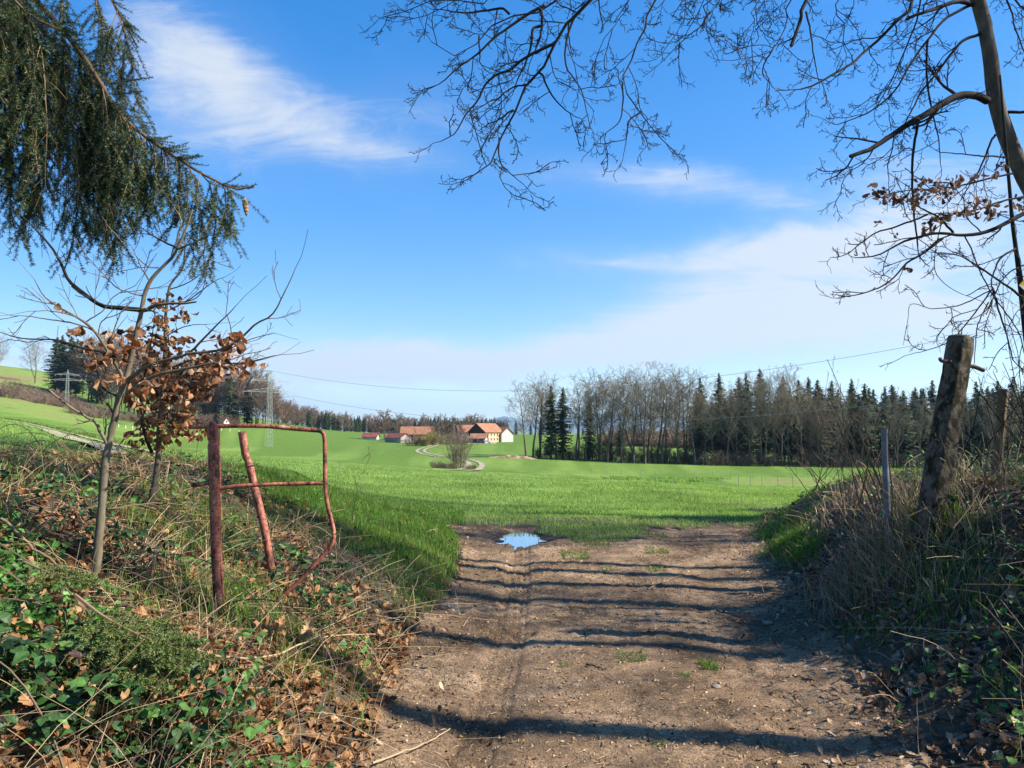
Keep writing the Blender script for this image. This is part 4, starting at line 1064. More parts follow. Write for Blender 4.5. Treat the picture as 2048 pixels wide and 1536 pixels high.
# leaning concrete gate post
def moss_concrete():
    m_, t, N, L = nt('mossy_concrete'); out = N.new('ShaderNodeOutputMaterial'); b = N.new('ShaderNodeBsdfPrincipled'); co = N.new('ShaderNodeTexCoord')
    def noise(s, d, st=(1, 1, 1)):
        mp = N.new('ShaderNodeMapping'); mp.inputs['Scale'].default_value = st; L.new(co.outputs['Object'], mp.inputs[0])
        n = N.new('ShaderNodeTexNoise'); n.inputs['Scale'].default_value = s; n.inputs['Detail'].default_value = d; n.inputs['Roughness'].default_value = .7; L.new(mp.outputs[0], n.inputs[0]); return n.outputs[0]
    r1 = ramp(N, [(.06, .048, .032), (.105, .084, .058), (.16, .132, .095)], [.35, .5, .65]); L.new(noise(14, 8), r1.inputs[0])
    k = ramp(N, [(0, 0, 0), (1, 1, 1)], [.47, .56]); L.new(noise(11, 8, (1, 1, .7)), k.inputs[0])
    mx = N.new('ShaderNodeMix'); mx.data_type = 'RGBA'; L.new(k.outputs[0], mx.inputs[0]); L.new(r1.outputs[0], mx.inputs[6]); mx.inputs[7].default_value = (.022, .020, .011, 1)
    L.new(mx.outputs[2], b.inputs['Base Color']); b.inputs['Roughness'].default_value = .95; b.inputs['Specular IOR Level'].default_value = .15
    bp = N.new('ShaderNodeBump'); bp.inputs['Strength'].default_value = .9; bp.inputs['Distance'].default_value = .012; L.new(noise(38, 8), bp.inputs['Height']); L.new(bp.outputs[0], b.inputs['Normal'])
    L.new(b.outputs[0], out.inputs[0]); return m_


m_conc = moss_concrete()
cb = np.array([3.29, 6.0, G(3.29, 6.0)]); cp = empty('concrete_post', cb, label='thick mossy square concrete post leaning right on the bank', cat='post')
bot, top = P(1841, 1150, 6.01) - cb, P(1923, 674, 5.93) - cb
ax = unit(top - bot); yaw_ = math.radians(21); e1 = np.array([math.cos(yaw_), math.sin(yaw_), 0]); e1 = unit(e1 - ax * (e1 @ ax)); e2 = np.cross(ax, e1)
n_, hw = 46, .074; prof_ = []
for k in np.linspace(-1, 1, 9): prof_.append((k, -1))
for k in np.linspace(-1, 1, 9)[1:]: prof_.append((1, k))
for k in np.linspace(1, -1, 9)[1:]: prof_.append((k, 1))
for k in np.linspace(1, -1, 9)[1:-1]: prof_.append((-1, k))
prof_ = np.array(prof_); ch = 1 - .07 * (np.abs(prof_[:, 0]) * np.abs(prof_[:, 1]) > .98); prof_ = prof_ * ch[:, None]; S_ = len(prof_)
ts = np.linspace(0, 1, n_); V = bot + (top - bot) * ts[:, None, None] + hw * (1.04 - .06 * ts)[:, None, None] * (prof_[None, :, 0:1] * e1 + prof_[None, :, 1:2] * e2)
nz_ = fbm(np.arange(S_)[None, :] * .45 + 0 * ts[:, None], ts[:, None] * 16 + 0 * np.arange(S_)[None, :], 4, 9)
V = V + .014 * nz_[..., None] * (prof_[None, :, 0:1] * e1 + prof_[None, :, 1:2] * e2); V[-3:] += (V[-3:].mean(1, keepdims=True) - V[-3:]) * np.array([.0, .03, .10])[:, None, None]
mb = MB(); mb.add(V, rows_to_quads(1, n_, S_, True)); topc = V[-1].mean(0) + ax * .015
rg = RS(3); inner = V[-1] * .5 + topc * .5 + ax * rg.uniform(-.008, .015, S_)[:, None]
o = np.concatenate([V[-1], inner, [topc]]); mb.add(o, [[i, (i + 1) % S_, S_ + (i + 1) % S_, S_ + i] for i in range(S_)], [[S_ + i, S_ + (i + 1) % S_, 2 * S_] for i in range(S_)])
mb.obj('shaft', m_conc, cp, smooth=True)
m_iron = nat('rusted_iron', [(.03, .02, .016), (.09, .055, .04), (.17, .11, .08)], scale=30, bump=.4, rough=.8)
mb = MB(); pipe(mb, [P(1880, 717, 5.88) - cb, P(1884, 722, 5.86) - cb, P(1903, 724, 5.84) - cb], .014, 8, 8)
for (a, b_) in ((1889, 726), (1899, 722)): pipe(mb, [P(a, b_, 5.80) - cb, P(a, b_, 5.86) - cb], .011, 3, 8)
mb.obj('bolt', m_iron, cp)
mb = MB(); pipe(mb, [P(1936, 731, 5.95) - cb, P(1950, 734, 5.97) - cb, P(1967, 741, 6.0) - cb], .016, 6, 6); mb.obj('hook', m_iron, cp)

zb = np.array([3.1, 6.4, G(3.1, 6.4)]); zp = empty('steel_tube', zb, label='thin grey galvanised tube post left of the concrete post', cat='post')
m_zinc = nat('galvanised_tube', [(.09, .10, .11), (.14, .15, .17), (.20, .21, .23)], scale=25, rough=.5, metal=.35, var=.25, vscale=6)
mb = MB(); pipe(mb, [P(1769, 857, 6.4) - zb, P(1771, 930, 6.4) - zb, P(1778, 1110, 6.4) - zb], .026, 20, 14); mb.obj('tube', m_zinc, zp, smooth=True)
mb = MB(); mb.box(P(1769, 855, 6.4) - zb, (.075, .06, .008), .3, M=[[1, 0, 0], [0, 1, 0], [.1, 0, 1]]); mb.obj('cap_plate', m_iron, zp)

wbp = np.array([4.72, 7.5, G(4.72, 7.5)]); wp = empty('wooden_post', wbp, label='slim brown wooden fence post right of the concrete post', cat='post')
m_wood = nat('brown_wood', [(.07, .045, .022), (.16, .10, .05), (.28, .185, .09)], scale=8, stretch=(3, 3, .4), bump=.5, bscale=40, bdist=.006)
a_, b_ = P(1984, 1040, 7.5) - wbp, P(2008, 779, 7.5) - wbp
V, Q = tubes(smooth_line([a_, b_], 12)[None] + RS(4).normal(0, .003, (1, 12, 3)), np.full((1, 12), .052), 4); mb = MB(); mb.add(V, Q); mb.add(V.reshape(12, 4, 3)[-1], [[0, 1, 2, 3]]); mb.obj('post', m_wood, wp)
# ------------------------------------------------------------------ near trees, traced limbs then grown twigs
def px_line(pts, d0, d1, pre=()):
    pts = np.array(pts, float); n = len(pts)
    q = [P(pts[i, 0], pts[i, 1], d0 + (d1 - d0) * i / max(n - 1, 1)) for i in range(n)]
    return np.array(list(pre) + q)


def limb_mesh(poly, q, r0, r1, spec, rng, n=26, wig=.008, sides=8, t0=.1, kids=None, kpm=None, tipgrow=True):
    q = smooth_line(q, n); L_ = np.linalg.norm(np.diff(q, axis=0), axis=1).sum()
    w_ = rng.normal(0, wig, q.shape); w_[0] = 0; q = q + np.cumsum(w_, 0) * .35
    rad = r1 + (r0 - r1) * (1 - np.linspace(0, 1, n)) ** .9
    poly.add(q, rad, sides)
    d = np.gradient(q, axis=0); d /= np.linalg.norm(d, axis=1, keepdims=True)
    k = kids if kids is not None else max(2, int(L_ * (kpm or 5)))
    s0 = dict(spec[0]); s0.update(kids=k, t0=t0)
    s0['ratio'] = spec[0]['ratio'] / max(L_, .3)
    children(poly, list(q), list(d), rad, L_, 0, [s0] + spec[1:], rng)
    if tipgrow: grow(poly, q[-1], d[-1], .25, r1, 2 if len(spec) > 2 else 1, spec, rng)


TW = [dict(n=26, ratio=.62, ang=48, rr=.5, taper=.45, t1=1.0),
      dict(n=7, wig=.20, up=.02, kids=5, t0=.2, ang=48, ratio=.45, taper=.3, rr=.6, tip=.45, sides=4, rmin=.0038),
      dict(n=5, wig=.24, up=.03, kids=4, t0=.15, ang=48, ratio=.42, taper=.2, rr=.7, tip=.6, rmin=.0028),
      dict(n=4, wig=.26, up=.05, rmin=.0021, tip=.7, kids=2, t0=.3, ang=45, ratio=.5, rr=.8),
      dict(n=3, wig=.2, up=.05, rmin=.0018, tip=.8)]
c1 = lambda L_: [(700 + a / 2.731, b / 2.731) for a, b in L_]
c2 = lambda L_: [(1400 + a / 2.133, b / 2.133) for a, b in L_]
c3 = lambda L_: [(a / 2.926, 400 + b / 2.926) for a, b in L_]

rngt = RS(77)
tb = np.array([5.55, 7.6, G(5.55, 7.6)])
bt = empty('overhanging_tree', tb, label='big leafless tree at the right whose bare boughs hang across the top', cat='tree')
trunk_px = c2([(1185, 0), (1215, 120), (1240, 250), (1257, 400), (1287, 520), (1332, 640), (1378, 740)]) + [(2085, 430), (2120, 560), (2150, 760), (2160, 1010)]
tq = px_line(trunk_px, 7.5, 7.6)
tq = np.concatenate([[[3.3, 7.0, 12.5], [3.55, 7.1, 10.3], [3.95, 7.3, 8.2]], tq])[::-1]
mb = MB(); q = smooth_line(tq, 70); rr = np.interp(np.linspace(0, 1, 70), [0, .12, .35, .5, .62, 1], [.15, .098, .075, .060, .052, .03])
V, Q = tubes((q - tb)[None], (rr * (1 + .05 * RS(2).normal(0, 1, 70)))[None], 16); mb.add(V, Q); mb.obj('trunk', m_bark, bt, smooth=True)
TA = np.array([3.75, 7.2, 9.2]); TB = np.array([3.6, 7.1, 10.0]); TC = np.array([4.1, 7.35, 7.6])


def branch(parent, base_, q, r0, r1, spec=TW, n=26, kpm=5, t0=.1, mat=m_branch, seed=None, sides=8, name='branch', wig=.008, tipgrow=True):
    po = Poly(); limb_mesh(po, np.array(q), r0, r1, spec, RS(seed if seed is not None else rngt.randint(1 << 30)), n, wig=wig, sides=sides, t0=t0, kpm=kpm, tipgrow=tipgrow)
    mb = po.into(MB(), RS(9)); mb.v = [v - base_.astype(np.float32) for v in mb.v]
    return mb.obj(name, mat, parent, smooth=True)


OV = [  # overhanging boughs, top centre
    (c1([(1310, 0), (1210, 90), (1150, 170), (1110, 240), (1085, 310), (1040, 380), (970, 450), (910, 540), (880, 640), (820, 740), (760, 890), (690, 940), (620, 990)]), 6.3, 5.9, [TA, (2.3, 6.7, 7.3)], .036, .004),
    (c1([(1108, 242), (1020, 280), (950, 320), (880, 380), (810, 400), (740, 460), (700, 540), (630, 630), (580, 720), (500, 770)]), 6.2, 6.0, [], .014, .003),
    (c1([(1110, -5), (1000, 60), (870, 78), (770, 120), (710, 185), (610, 290), (520, 280), (430, 215)]), 6.5, 6.3, [TA, (2.2, 6.8, 7.5)], .026, .003),
    (c1([(1060, 30), (990, 70), (900, 130), (800, 200), (700, 290), (600, 360), (500, 440), (410, 488)]), 6.5, 6.4, [], .015, .003),
    (c1([(870, 76), (830, 45), (760, 55), (650, 70), (560, 62), (450, 40)]), 6.4, 6.5, [], .012, .003),
    (c1([(800, -30), (640, 18), (560, 2), (440, 12), (330, 62), (230, 82), (170, 105)]), 6.5, 6.6, [TB, (2.2, 6.9, 8.2), (.4, 6.6, 6.5)], .016, .003),
    (c1([(640, -30), (490, 40), (380, 110), (280, 122)]), 6.7, 6.6, [TB, (2.0, 7.0, 8.6), (.2, 6.8, 6.9)], .012, .003),
    (c1([(1035, 45), (1055, 80), (1050, 140), (1045, 230), (1010, 320)]), 6.4, 6.2, [], .014, .004),
    (c1([(1050, 140), (1000, 165), (995, 230), (960, 340), (910, 440), (880, 520)]), 6.3, 6.1, [], .013, .003),
    (c1([(1230, 85), (1185, 210), (1175, 345), (1215, 420), (1260, 490), (1280, 600), (1300, 690)]), 6.3, 6.2, [], .010, .0025),
    (c1([(1015, 410), (1040, 400), (1080, 480), (1140, 570), (1200, 620), (1260, 650)]), 6.1, 6.0, [], .009, .0025),
    (c1([(705, 195), (708, 330), (770, 400)]), 6.4, 6.3, [], .008, .003),
    (c1([(960, 460), (880, 480), (800, 540), (740, 600)]), 6.0, 6.0, [], .008, .0025),
    (c1([(890, 600), (820, 640), (740, 680), (680, 720)]), 5.95, 5.95, [], .008, .0025),
    (c1([(815, 750), (820, 860), (880, 930), (960, 990)]), 5.9, 5.9, [], .007, .0025),
    (c1([(1670, -10), (1650, 100), (1600, 180), (1560, 270), (1530, 360), (1490, 440), (1530, 540), (1590, 610), (1640, 680), (1690, 750), (1760, 800), (1790, 840)]), 6.8, 6.5, [TC, (3.0, 7.1, 6.9)], .020, .003),
    (c1([(1490, 450), (1480, 640), (1430, 700), (1380, 740)]), 6.6, 6.6, [], .008, .0025),
    (c1([(1590, 610), (1530, 650), (1515, 740), (1500, 840)]), 6.5, 6.5, [], .007, .0025),
    (c1([(1530, -10), (1480, 100), (1400, 190), (1345, 310)]), 6.9, 6.8, [TB, (2.6, 7.1, 7.6)], .012, .003),
    (c1([(1985, -10), (1960, 100), (1870, 180), (1800, 240), (1715, 320)]), 7.0, 6.9, [TC, (3.3, 7.2, 6.6)], .013, .003),
    (c1([(1830, -10), (1815, 130), (1700, 300)]), 6.9, 6.8, [TC, (3.1, 7.1, 6.8)], .010, .003)]
for (px_, d0, d1, pre, r0, r1) in OV:
    branch(bt, tb, px_line(px_, d0, d1, pre), r0, r1, kpm=3.1, t0=.12 if not pre else .38, n=30 if pre else 22)
RB = [  # boughs of the trunk at the right
    (c2([(1225, 430), (1190, 410), (1130, 405), (1060, 430), (980, 480), (900, 525), (830, 570), (740, 625), (642, 662)]), 7.5, 6.9, [], .040, .017, 2.6),
    (c2([(900, -5), (840, 70), (760, 150), (690, 210), (630, 265), (560, 300), (480, 345), (412, 366)]), 7.3, 6.8, [TC, (4.0, 7.3, 6.7)], .024, .007, 3.6),
    (c2([(1170, 20), (1080, 8), (1000, 35), (870, 85)]), 7.5, 7.2, [], .024, .013, 3.5),
    (c2([(1160, 20), (1050, 80), (970, 170), (900, 270), (830, 390), (730, 470), (590, 525)]), 7.5, 7.0, [], .015, .004, 4.),
    (c2([(1195, 145), (1120, 175), (1060, 240), (1000, 320), (940, 390), (900, 470), (855, 550)]), 7.5, 7.2, [], .016, .005, 4.),
    (c2([(945, -5), (900, 150), (850, 270), (800, 370), (760, 440)]), 7.2, 7.0, [TC, (4.0, 7.2, 6.6)], .014, .004, 4.),
    (c2([(972, 170), (965, 300), (985, 450), (1015, 560), (1030, 690)]), 7.3, 7.3, [], .012, .004, 3.4),
    (c2([(390, -5), (370, 100), (310, 210), (250, 240), (130, 260)]), 7.0, 6.8, [TC, (3.4, 7.2, 6.7)], .013, .003, 5.),
    (c2([(310, 210), (270, 300), (330, 370)]), 6.9, 6.9, [], .008, .003, 5.),
    (c2([(465, -5), (430, 90), (388, 205)]), 7.1, 7.0, [TC, (3.6, 7.2, 6.7)], .021, .016, .1),
    (c2([(452, 50), (490, 240), (510, 370)]), 7.0, 7.0, [], .010, .003, 5.),
    (c2([(580, -5), (605, 90), (600, 180)]), 7.2, 7.2, [TC, (3.9, 7.2, 6.6)], .010, .004, 4.),
    (c2([(10, -5), (55, 20), (20, 90), (40, 180)]), 7.1, 7.0, [TC, (3.2, 7.2, 6.8)], .009, .003, 5.),
    (c2([(250, -5), (230, 100), (190, 220)]), 7.1, 7.0, [TC, (3.4, 7.2, 6.8)], .008, .003, 5.),
    (c2([(932, 512), (910, 640), (905, 760), (915, 900), (930, 1050)]), 7.1, 7.0, [], .014, .007, 2.5),
    (c2([(828, 575), (795, 690), (795, 780)]), 7.0, 7.0, [], .007, .003, 3.),
    (c2([(745, 625), (700, 690), (630, 722)]), 6.9, 6.9, [], .007, .003, 3.),
    (c2([(1300, 672), (1200, 660), (1015, 640)]), 7.5, 7.1, [], .010, .004, 2.),
    (c2([(1260, 575), (1230, 640), (1190, 740), (1130, 850)]), 7.5, 7.4, [], .012, .004, 2.),
    (c2([(1290, -5), (1330, 120), (1382, 250)]), 7.6, 7.5, [TC], .014, .006, 3.),
    (c2([(1345, -5), (1370, 20), (1400, 60)]), 7.6, 7.5, [TC], .014, .008, 3.),
    (c2([(1300, 478), (1400, 468), (1520, 470)]), 7.5, 7.4, [], .018, .01, 3.)]
for (px_, d0, d1, pre, r0, r1, k) in RB:
    branch(bt, tb, px_line(px_, d0, d1, pre), r0, r1, kpm=k * 1.0, t0=.12 if not pre else .42, n=26, tipgrow=r1 < .012)
# upper crown out of the frame
for k in range(9):
    z0 = 8.2 + .5 * k; a = k * 2.4; q0 = np.array([np.interp(z0, [8.2, 10.3, 12.5], [3.95, 3.55, 3.3]), 7.1, z0])
    q1 = q0 + np.array([math.cos(a), math.sin(a), .5]) * 1.2; q2 = q1 + np.array([math.cos(a), math.sin(a), .3]) * 1.4
    branch(bt, tb, [q0, q1, q2], .03, .005, kpm=2.5)

# slender oak with withered leaves at the right edge
ob = np.array([4.45, 6.6, G(4.45, 6.6)])
ok = empty('young_oak', ob, label='slender dark sapling at the right edge with a few withered brown leaves', cat='sapling')
sq = px_line([(2078, 1020), (2064, 780), (2050, 656), (2036, 530), (2025, 445), (2019, 375), (2008, 250), (2000, 150)], 6.6, 6.7)
mb = MB(); V, Q = tubes(smooth_line(sq - ob, 40)[None], np.linspace(.034, .008, 40)[None], 10); mb.add(V, Q); mb.obj('stem', m_branch, ok, smooth=True)
OB = [(c2([(1382, 910), (1300, 950), (1200, 990), (1110, 1000), (1000, 995), (870, 1020), (760, 1080), (665, 1095)]), .019, .004, 3.),
      (c2([(1080, 992), (1020, 930), (940, 890), (890, 880)]), .011, .004, 3.), (c2([(1035, 1018), (950, 1080), (880, 1120), (800, 1200), (700, 1240), (578, 1262)]), .011, .003, 3.5),
      (c2([(970, 915), (880, 950), (740, 1000), (650, 1070), (580, 1095)]), .009, .003, 3.), (c2([(1335, 740), (1240, 760), (1130, 785), (1000, 800), (860, 812), (740, 830)]), .009, .003, 4.),
      (c2([(1382, 838), (1250, 870), (1130, 900), (980, 912)]), .009, .003, 4.), (c2([(1395, 1285), (1290, 1210), (1200, 1150), (1100, 1095), (980, 1080)]), .011, .003, 3.),
      (c2([(1345, 1060), (1280, 1100), (1250, 1180), (1250, 1230)]), .010, .005, 2.), (c2([(1385, 1130), (1320, 1160), (1270, 1220), (1200, 1330), (1040, 1390)]), .007, .002, 3.),
      (c2([(1250, 1235), (1100, 1300), (980, 1310), (900, 1290), (882, 1350)]), .006, .002, 2.), (c2([(1250, 1230), (1100, 1420), (990, 1480), (880, 1510)]), .007, .002, 3.),
      (c2([(1360, 1100), (1390, 1300), (1440, 1500)]), .010, .006, 2.), (c2([(1250, 1240), (1300, 1400), (1330, 1536)]), .008, .005, 3.), (c2([(1130, 1010), (1210, 1200), (1340, 1400), (1382, 1536)]), .006, .004, 2.),
      (c2([(1040, 900), (1000, 1120), (1060, 1220), (1180, 1270)]), .005, .002, 3.), (c2([(1230, 1290), (1180, 1400), (1170, 1536)]), .006, .003, 3.)]
TW2 = [dict(TW[0], ratio=.42), dict(TW[1], kids=4), dict(TW[2], kids=3), TW[4]]
for px_, r0, r1, k in OB:
    branch(ok, ob, px_line(px_, 6.6, 6.3), r0, r1, spec=TW2, kpm=k * 1.2, n=22)
rg = RS(12); pts = []
for (cx, cy, r, n) in [(755, 815, 25, 9), (800, 840, 30, 12), (830, 850, 20, 8), (905, 840, 30, 10), (960, 790, 35, 14), (960, 825, 25, 9), (1010, 780, 30, 12), (1050, 820, 35, 14), (1095, 765, 30, 12), (1160, 755, 20, 6), (1180, 860, 40, 12), (1250, 740, 20, 6), (1295, 705, 18, 7), (1255, 885, 35, 9), (1360, 860, 30, 10), (990, 930, 20, 6), (1035, 925, 20, 7), (1105, 905, 25, 7), (950, 968, 12, 3), (985, 975, 12, 3), (750, 945, 12, 2), (825, 995, 12, 3), (1215, 905, 25, 7), (880, 1140, 15, 3), (750, 1232, 8, 1), (660, 1075, 15, 3)]:
    for k in range(int(n * 1.5)):
        a, b = rg.normal(cx, r * .7), rg.normal(cy, r * .5); pts.append(P(1400 + a / 2.133, b / 2.133, 6.4 + rg.normal(0, .12)))
pts = np.array(pts) - ob; n = len(pts); mb = MB()
leaves(mb, pts, np.stack([rg.normal(0, .6, n), rg.normal(0, .6, n), -np.abs(rg.normal(.6, .4, n))], 1), rg.normal(0, 1, (n, 3)), rg.uniform(.035, .075, n), 1.0, OAK, rg, (.2, .9), (-.5, .9))
mb.obj('leaves', m_oakleaf, ok)
# trail marker on the oak stem
mk = P(2056, 570, 6.45); mb = MB(); s_ = .075
mb.add([[-s_, 0, 0], [0, 0, s_], [s_, 0, 0], [-s_, .006, 0], [0, .006, s_], [s_, .006, 0]], [[0, 3, 4, 1], [1, 4, 5, 2], [0, 2, 5, 3]], [[0, 1, 2], [5, 4, 3]])
tm_ = empty('trail_marker', mk, label='small diamond trail marker, yellow over white, at the right edge', cat='sign'); mb.obj('yellow_half', nat('marker_yellow', [(.60, .40, .03), (.66, .45, .05)]), tm_)
mb = MB(); mb.add([[-s_, 0, -.001], [0, 0, -s_], [s_, 0, -.001], [-s_, .006, -.001], [0, .006, -s_], [s_, .006, -.001]], [[0, 1, 4, 3], [1, 2, 5, 4], [0, 3, 5, 2]], [[2, 1, 0], [3, 4, 5]]); mb.obj('white_half', m_pale, tm_)

# ------------------------------------------------------------------ the two beech saplings on the left bank
TS = [dict(n=20, ratio=.34, ang=42, rr=.55, taper=.4), dict(n=5, wig=.16, up=.05, kids=4, t0=.2, ang=40, ratio=.45, taper=.3, rr=.6, tip=.5, sides=4, rmin=.0022), dict(n=4, wig=.18, up=.05, rmin=.0016, tip=.6)]


def sapling(base_, label, trunk_px, d, r0, r1, limbs, clusters, seed, drift=0.):
    root = empty('beech_sapling', base_, label=label, cat='sapling', group='beech saplings on the left bank')
    q = smooth_line(px_line(trunk_px, d, d + drift), 60); rg = RS(seed); q = q + np.cumsum(rg.normal(0, .0012, q.shape), 0)
    rad = r1 + (r0 - r1) * (1 - np.linspace(0, 1, 60)) ** .85
    V, Q = tubes((q - base_)[None], (rad * (1 + .05 * rg.normal(0, 1, 60)))[None], 14); mb = MB(); mb.add(V, Q); mb.obj('trunk', m_sapbark, root, smooth=True)
    for (px_, dd0, dd1, ra, rb, k, mt) in limbs: branch(root, base_, px_line(c3(px_), dd0, dd1), ra, rb, spec=TS, n=20, kpm=k, mat=mt, seed=rg.randint(1 << 30), wig=.004)
    pts = []
    for (cx, cy, r, n) in clusters:
        for k in range(int(n * 2.3)):
            a, b = rg.normal(cx, r * .75), rg.normal(cy, r * .6); pts.append(P(a / 2.926, 400 + b / 2.926, d + rg.normal(0, .18)))
    pts = np.array(pts) - base_; n = len(pts); mb = MB()
    dv = np.stack([rg.normal(.25, .6, n), rg.normal(0, .6, n), rg.normal(-.6, .45, n)], 1)
    leaves(mb, pts, dv, rg.normal(0, 1, (n, 3)), rg.uniform(.045, .082, n), .95, BEECH, rg, (.2, 1.2), (-.6, 1.3), wave=.12)
    mb.obj('leaves', m_beech, root, smooth=True)


s1 = np.array([-2.47, 4.6, G(-2.47, 4.6)]); s2 = np.array([-2.99, 6.5, G(-2.99, 6.5)])
sapling(s1, 'young beech with the thicker pale trunk at the left, nearest the viewer', [(186, 1190), (195, 1120), (204, 1020), (211, 925), (219, 889), (236, 810), (251, 762), (263, 714), (275, 660), (285, 619), (290, 591), (301, 564), (318, 543), (342, 520), (355, 499), (372, 461), (386, 420)], 4.6, .028, .005,
        [([(835, 645), (700, 630), (590, 615), (500, 550), (400, 470), (350, 370), (290, 270), (180, 150)], 4.6, 4.4, .015, .004, 2.2, m_branch),
         ([(835, 648), (890, 632), (925, 618)], 4.6, 4.55, .014, .010, .1, m_sapbark),
         ([(725, 1045), (640, 900), (560, 780), (490, 715), (370, 650), (260, 570), (200, 470)], 4.6, 4.3, .012, .002, 4, m_sapbark),
         ([(738, 1060), (850, 980), (960, 940), (1100, 900), (1200, 800), (1280, 720), (1380, 610)], 4.6, 4.4, .013, .002, 3.5, m_sapbark),
         ([(738, 1135), (850, 1060), (950, 1020), (1100, 990), (1250, 960), (1400, 960), (1600, 915)], 4.6, 4.5, .012, .002, 3.5, m_sapbark),
         ([(1090, 902), (1280, 880), (1400, 820), (1500, 730), (1600, 670), (1660, 560), (1730, 405)], 4.45, 4.3, .009, .002, 4.5, m_sapbark),
         ([(770, 950), (600, 890), (450, 850), (330, 815), (140, 810), (0, 775)], 4.6, 4.3, .009, .002, 3.5, m_branch),
         ([(660, 1245), (620, 1180), (600, 1150)], 4.6, 4.6, .007, .004, .1, m_sapbark),
         ([(640, 1450), (570, 1310), (535, 1275), (500, 1258)], 4.6, 4.5, .011, .008, .1, m_sapbark),
         ([(690, 1150), (600, 1100), (560, 1000), (520, 940)], 4.6, 4.5, .006, .002, 3, m_branch),
         ([(1040, 285), (930, 230), (820, 160)], 4.6, 4.55, .007, .002, 3, m_branch), ([(1040, 288), (1150, 240), (1235, 205)], 4.6, 4.55, .007, .003, 3, m_sapbark),
         ([(1000, 350), (1050, 200), (1060, 120), (1010, 20)], 4.6, 4.6, .007, .002, 3, m_sapbark), ([(930, 395), (860, 390), (800, 340), (760, 270)], 4.6, 4.5, .005, .002, 3, m_sapbark), ([(880, 480), (830, 400), (800, 330)], 4.6, 4.5, .005, .002, 3, m_sapbark),
         ([(560, 770), (450, 730), (320, 710), (180, 690), (60, 680)], 4.5, 4.3, .005, .0018, 5, m_sapbark), ([(560, 775), (480, 700), (330, 655), (180, 650)], 4.5, 4.3, .005, .0018, 5, m_sapbark),
         ([(500, 715), (600, 650), (680, 560), (800, 500)], 4.5, 4.5, .004, .0018, 4, m_sapbark), ([(830, 560), (700, 520), (620, 460), (550, 440)], 4.6, 4.4, .005, .0018, 4, m_sapbark), ([(575, 790), (600, 700), (720, 640), (780, 560)], 4.5, 4.5, .004, .0018, 3, m_sapbark)],
        [(750, 800, 50, 8), (620, 775, 20, 2), (690, 880, 60, 9), (550, 940, 45, 7), (515, 850, 30, 5), (700, 920, 50, 6), (690, 1040, 25, 3), (610, 1050, 20, 2), (440, 740, 25, 3), (370, 650, 10, 1), (335, 605, 5, 1), (1400, 810, 40, 6), (1420, 970, 50, 8), (1320, 850, 50, 9), (790, 1170, 40, 5), (820, 1100, 50, 6), (1290, 980, 50, 9)], 21)
sapling(s2, 'second young beech with clustered brown leaves, behind and right of the thicker one', [(300, 1010), (312, 950), (317, 892), (321, 830), (326, 769), (330, 708), (330, 639), (335, 591), (342, 567), (362, 537), (366, 503)], 6.5, .026, .006,
        [([(960, 1000), (1100, 940), (1300, 880), (1480, 800), (1600, 770)], 6.5, 6.3, .009, .002, 3, m_sapbark), ([(950, 1055), (1200, 1000), (1450, 950), (1610, 910)], 6.5, 6.4, .009, .002, 3, m_sapbark),
         ([(965, 655), (1100, 590), (1250, 480), (1320, 450)], 6.5, 6.3, .007, .002, 4, m_sapbark), ([(985, 525), (1100, 480), (1200, 400), (1220, 340)], 6.5, 6.4, .006, .002, 4, m_sapbark), ([(985, 610), (1160, 560), (1220, 370)], 6.5, 6.4, .006, .002, 4, m_sapbark),
         ([(965, 800), (1100, 740), (1230, 735)], 6.5, 6.4, .006, .002, 3, m_sapbark), ([(890, 1480), (850, 1380), (820, 1200), (840, 1060), (870, 900), (900, 700)], 6.4, 6.2, .014, .003, 2, m_branch), ([(965, 690), (880, 720), (800, 770)], 6.5, 6.4, .005, .002, 3, m_sapbark),
         ([(680, 1460), (760, 1370), (870, 1320), (1000, 1290)], 6.2, 6.3, .006, .003, 2, m_sapbark), ([(945, 1250), (1050, 1240), (1150, 1320)], 6.5, 6.4, .006, .002, 3, m_sapbark)],
        [(930, 610, 38, 7), (965, 545, 12, 1), (1040, 580, 10, 1), (1075, 670, 32, 7), (960, 710, 75, 16), (870, 830, 80, 20), (1030, 820, 60, 12), (950, 890, 80, 20), (880, 960, 60, 13), (1000, 990, 80, 18), (1150, 960, 90, 24), (1230, 950, 80, 20), (1200, 1020, 70, 14), (1100, 1060, 80, 20), (1180, 1080, 50, 10), (920, 1040, 70, 15), (800, 1070, 60, 9), (870, 1130, 60, 10), (1000, 1120, 80, 18), (1130, 1130, 60, 12), (850, 1220, 40, 8), (1040, 1180, 60, 13), (1080, 1260, 50, 11), (960, 1290, 90, 24), (1060, 1310, 60, 16), (880, 1290, 40, 8), (1150, 1350, 45, 9), (900, 1380, 60, 11), (960, 1390, 40, 7), (790, 1400, 40, 7), (950, 1180, 60, 12)], 22)

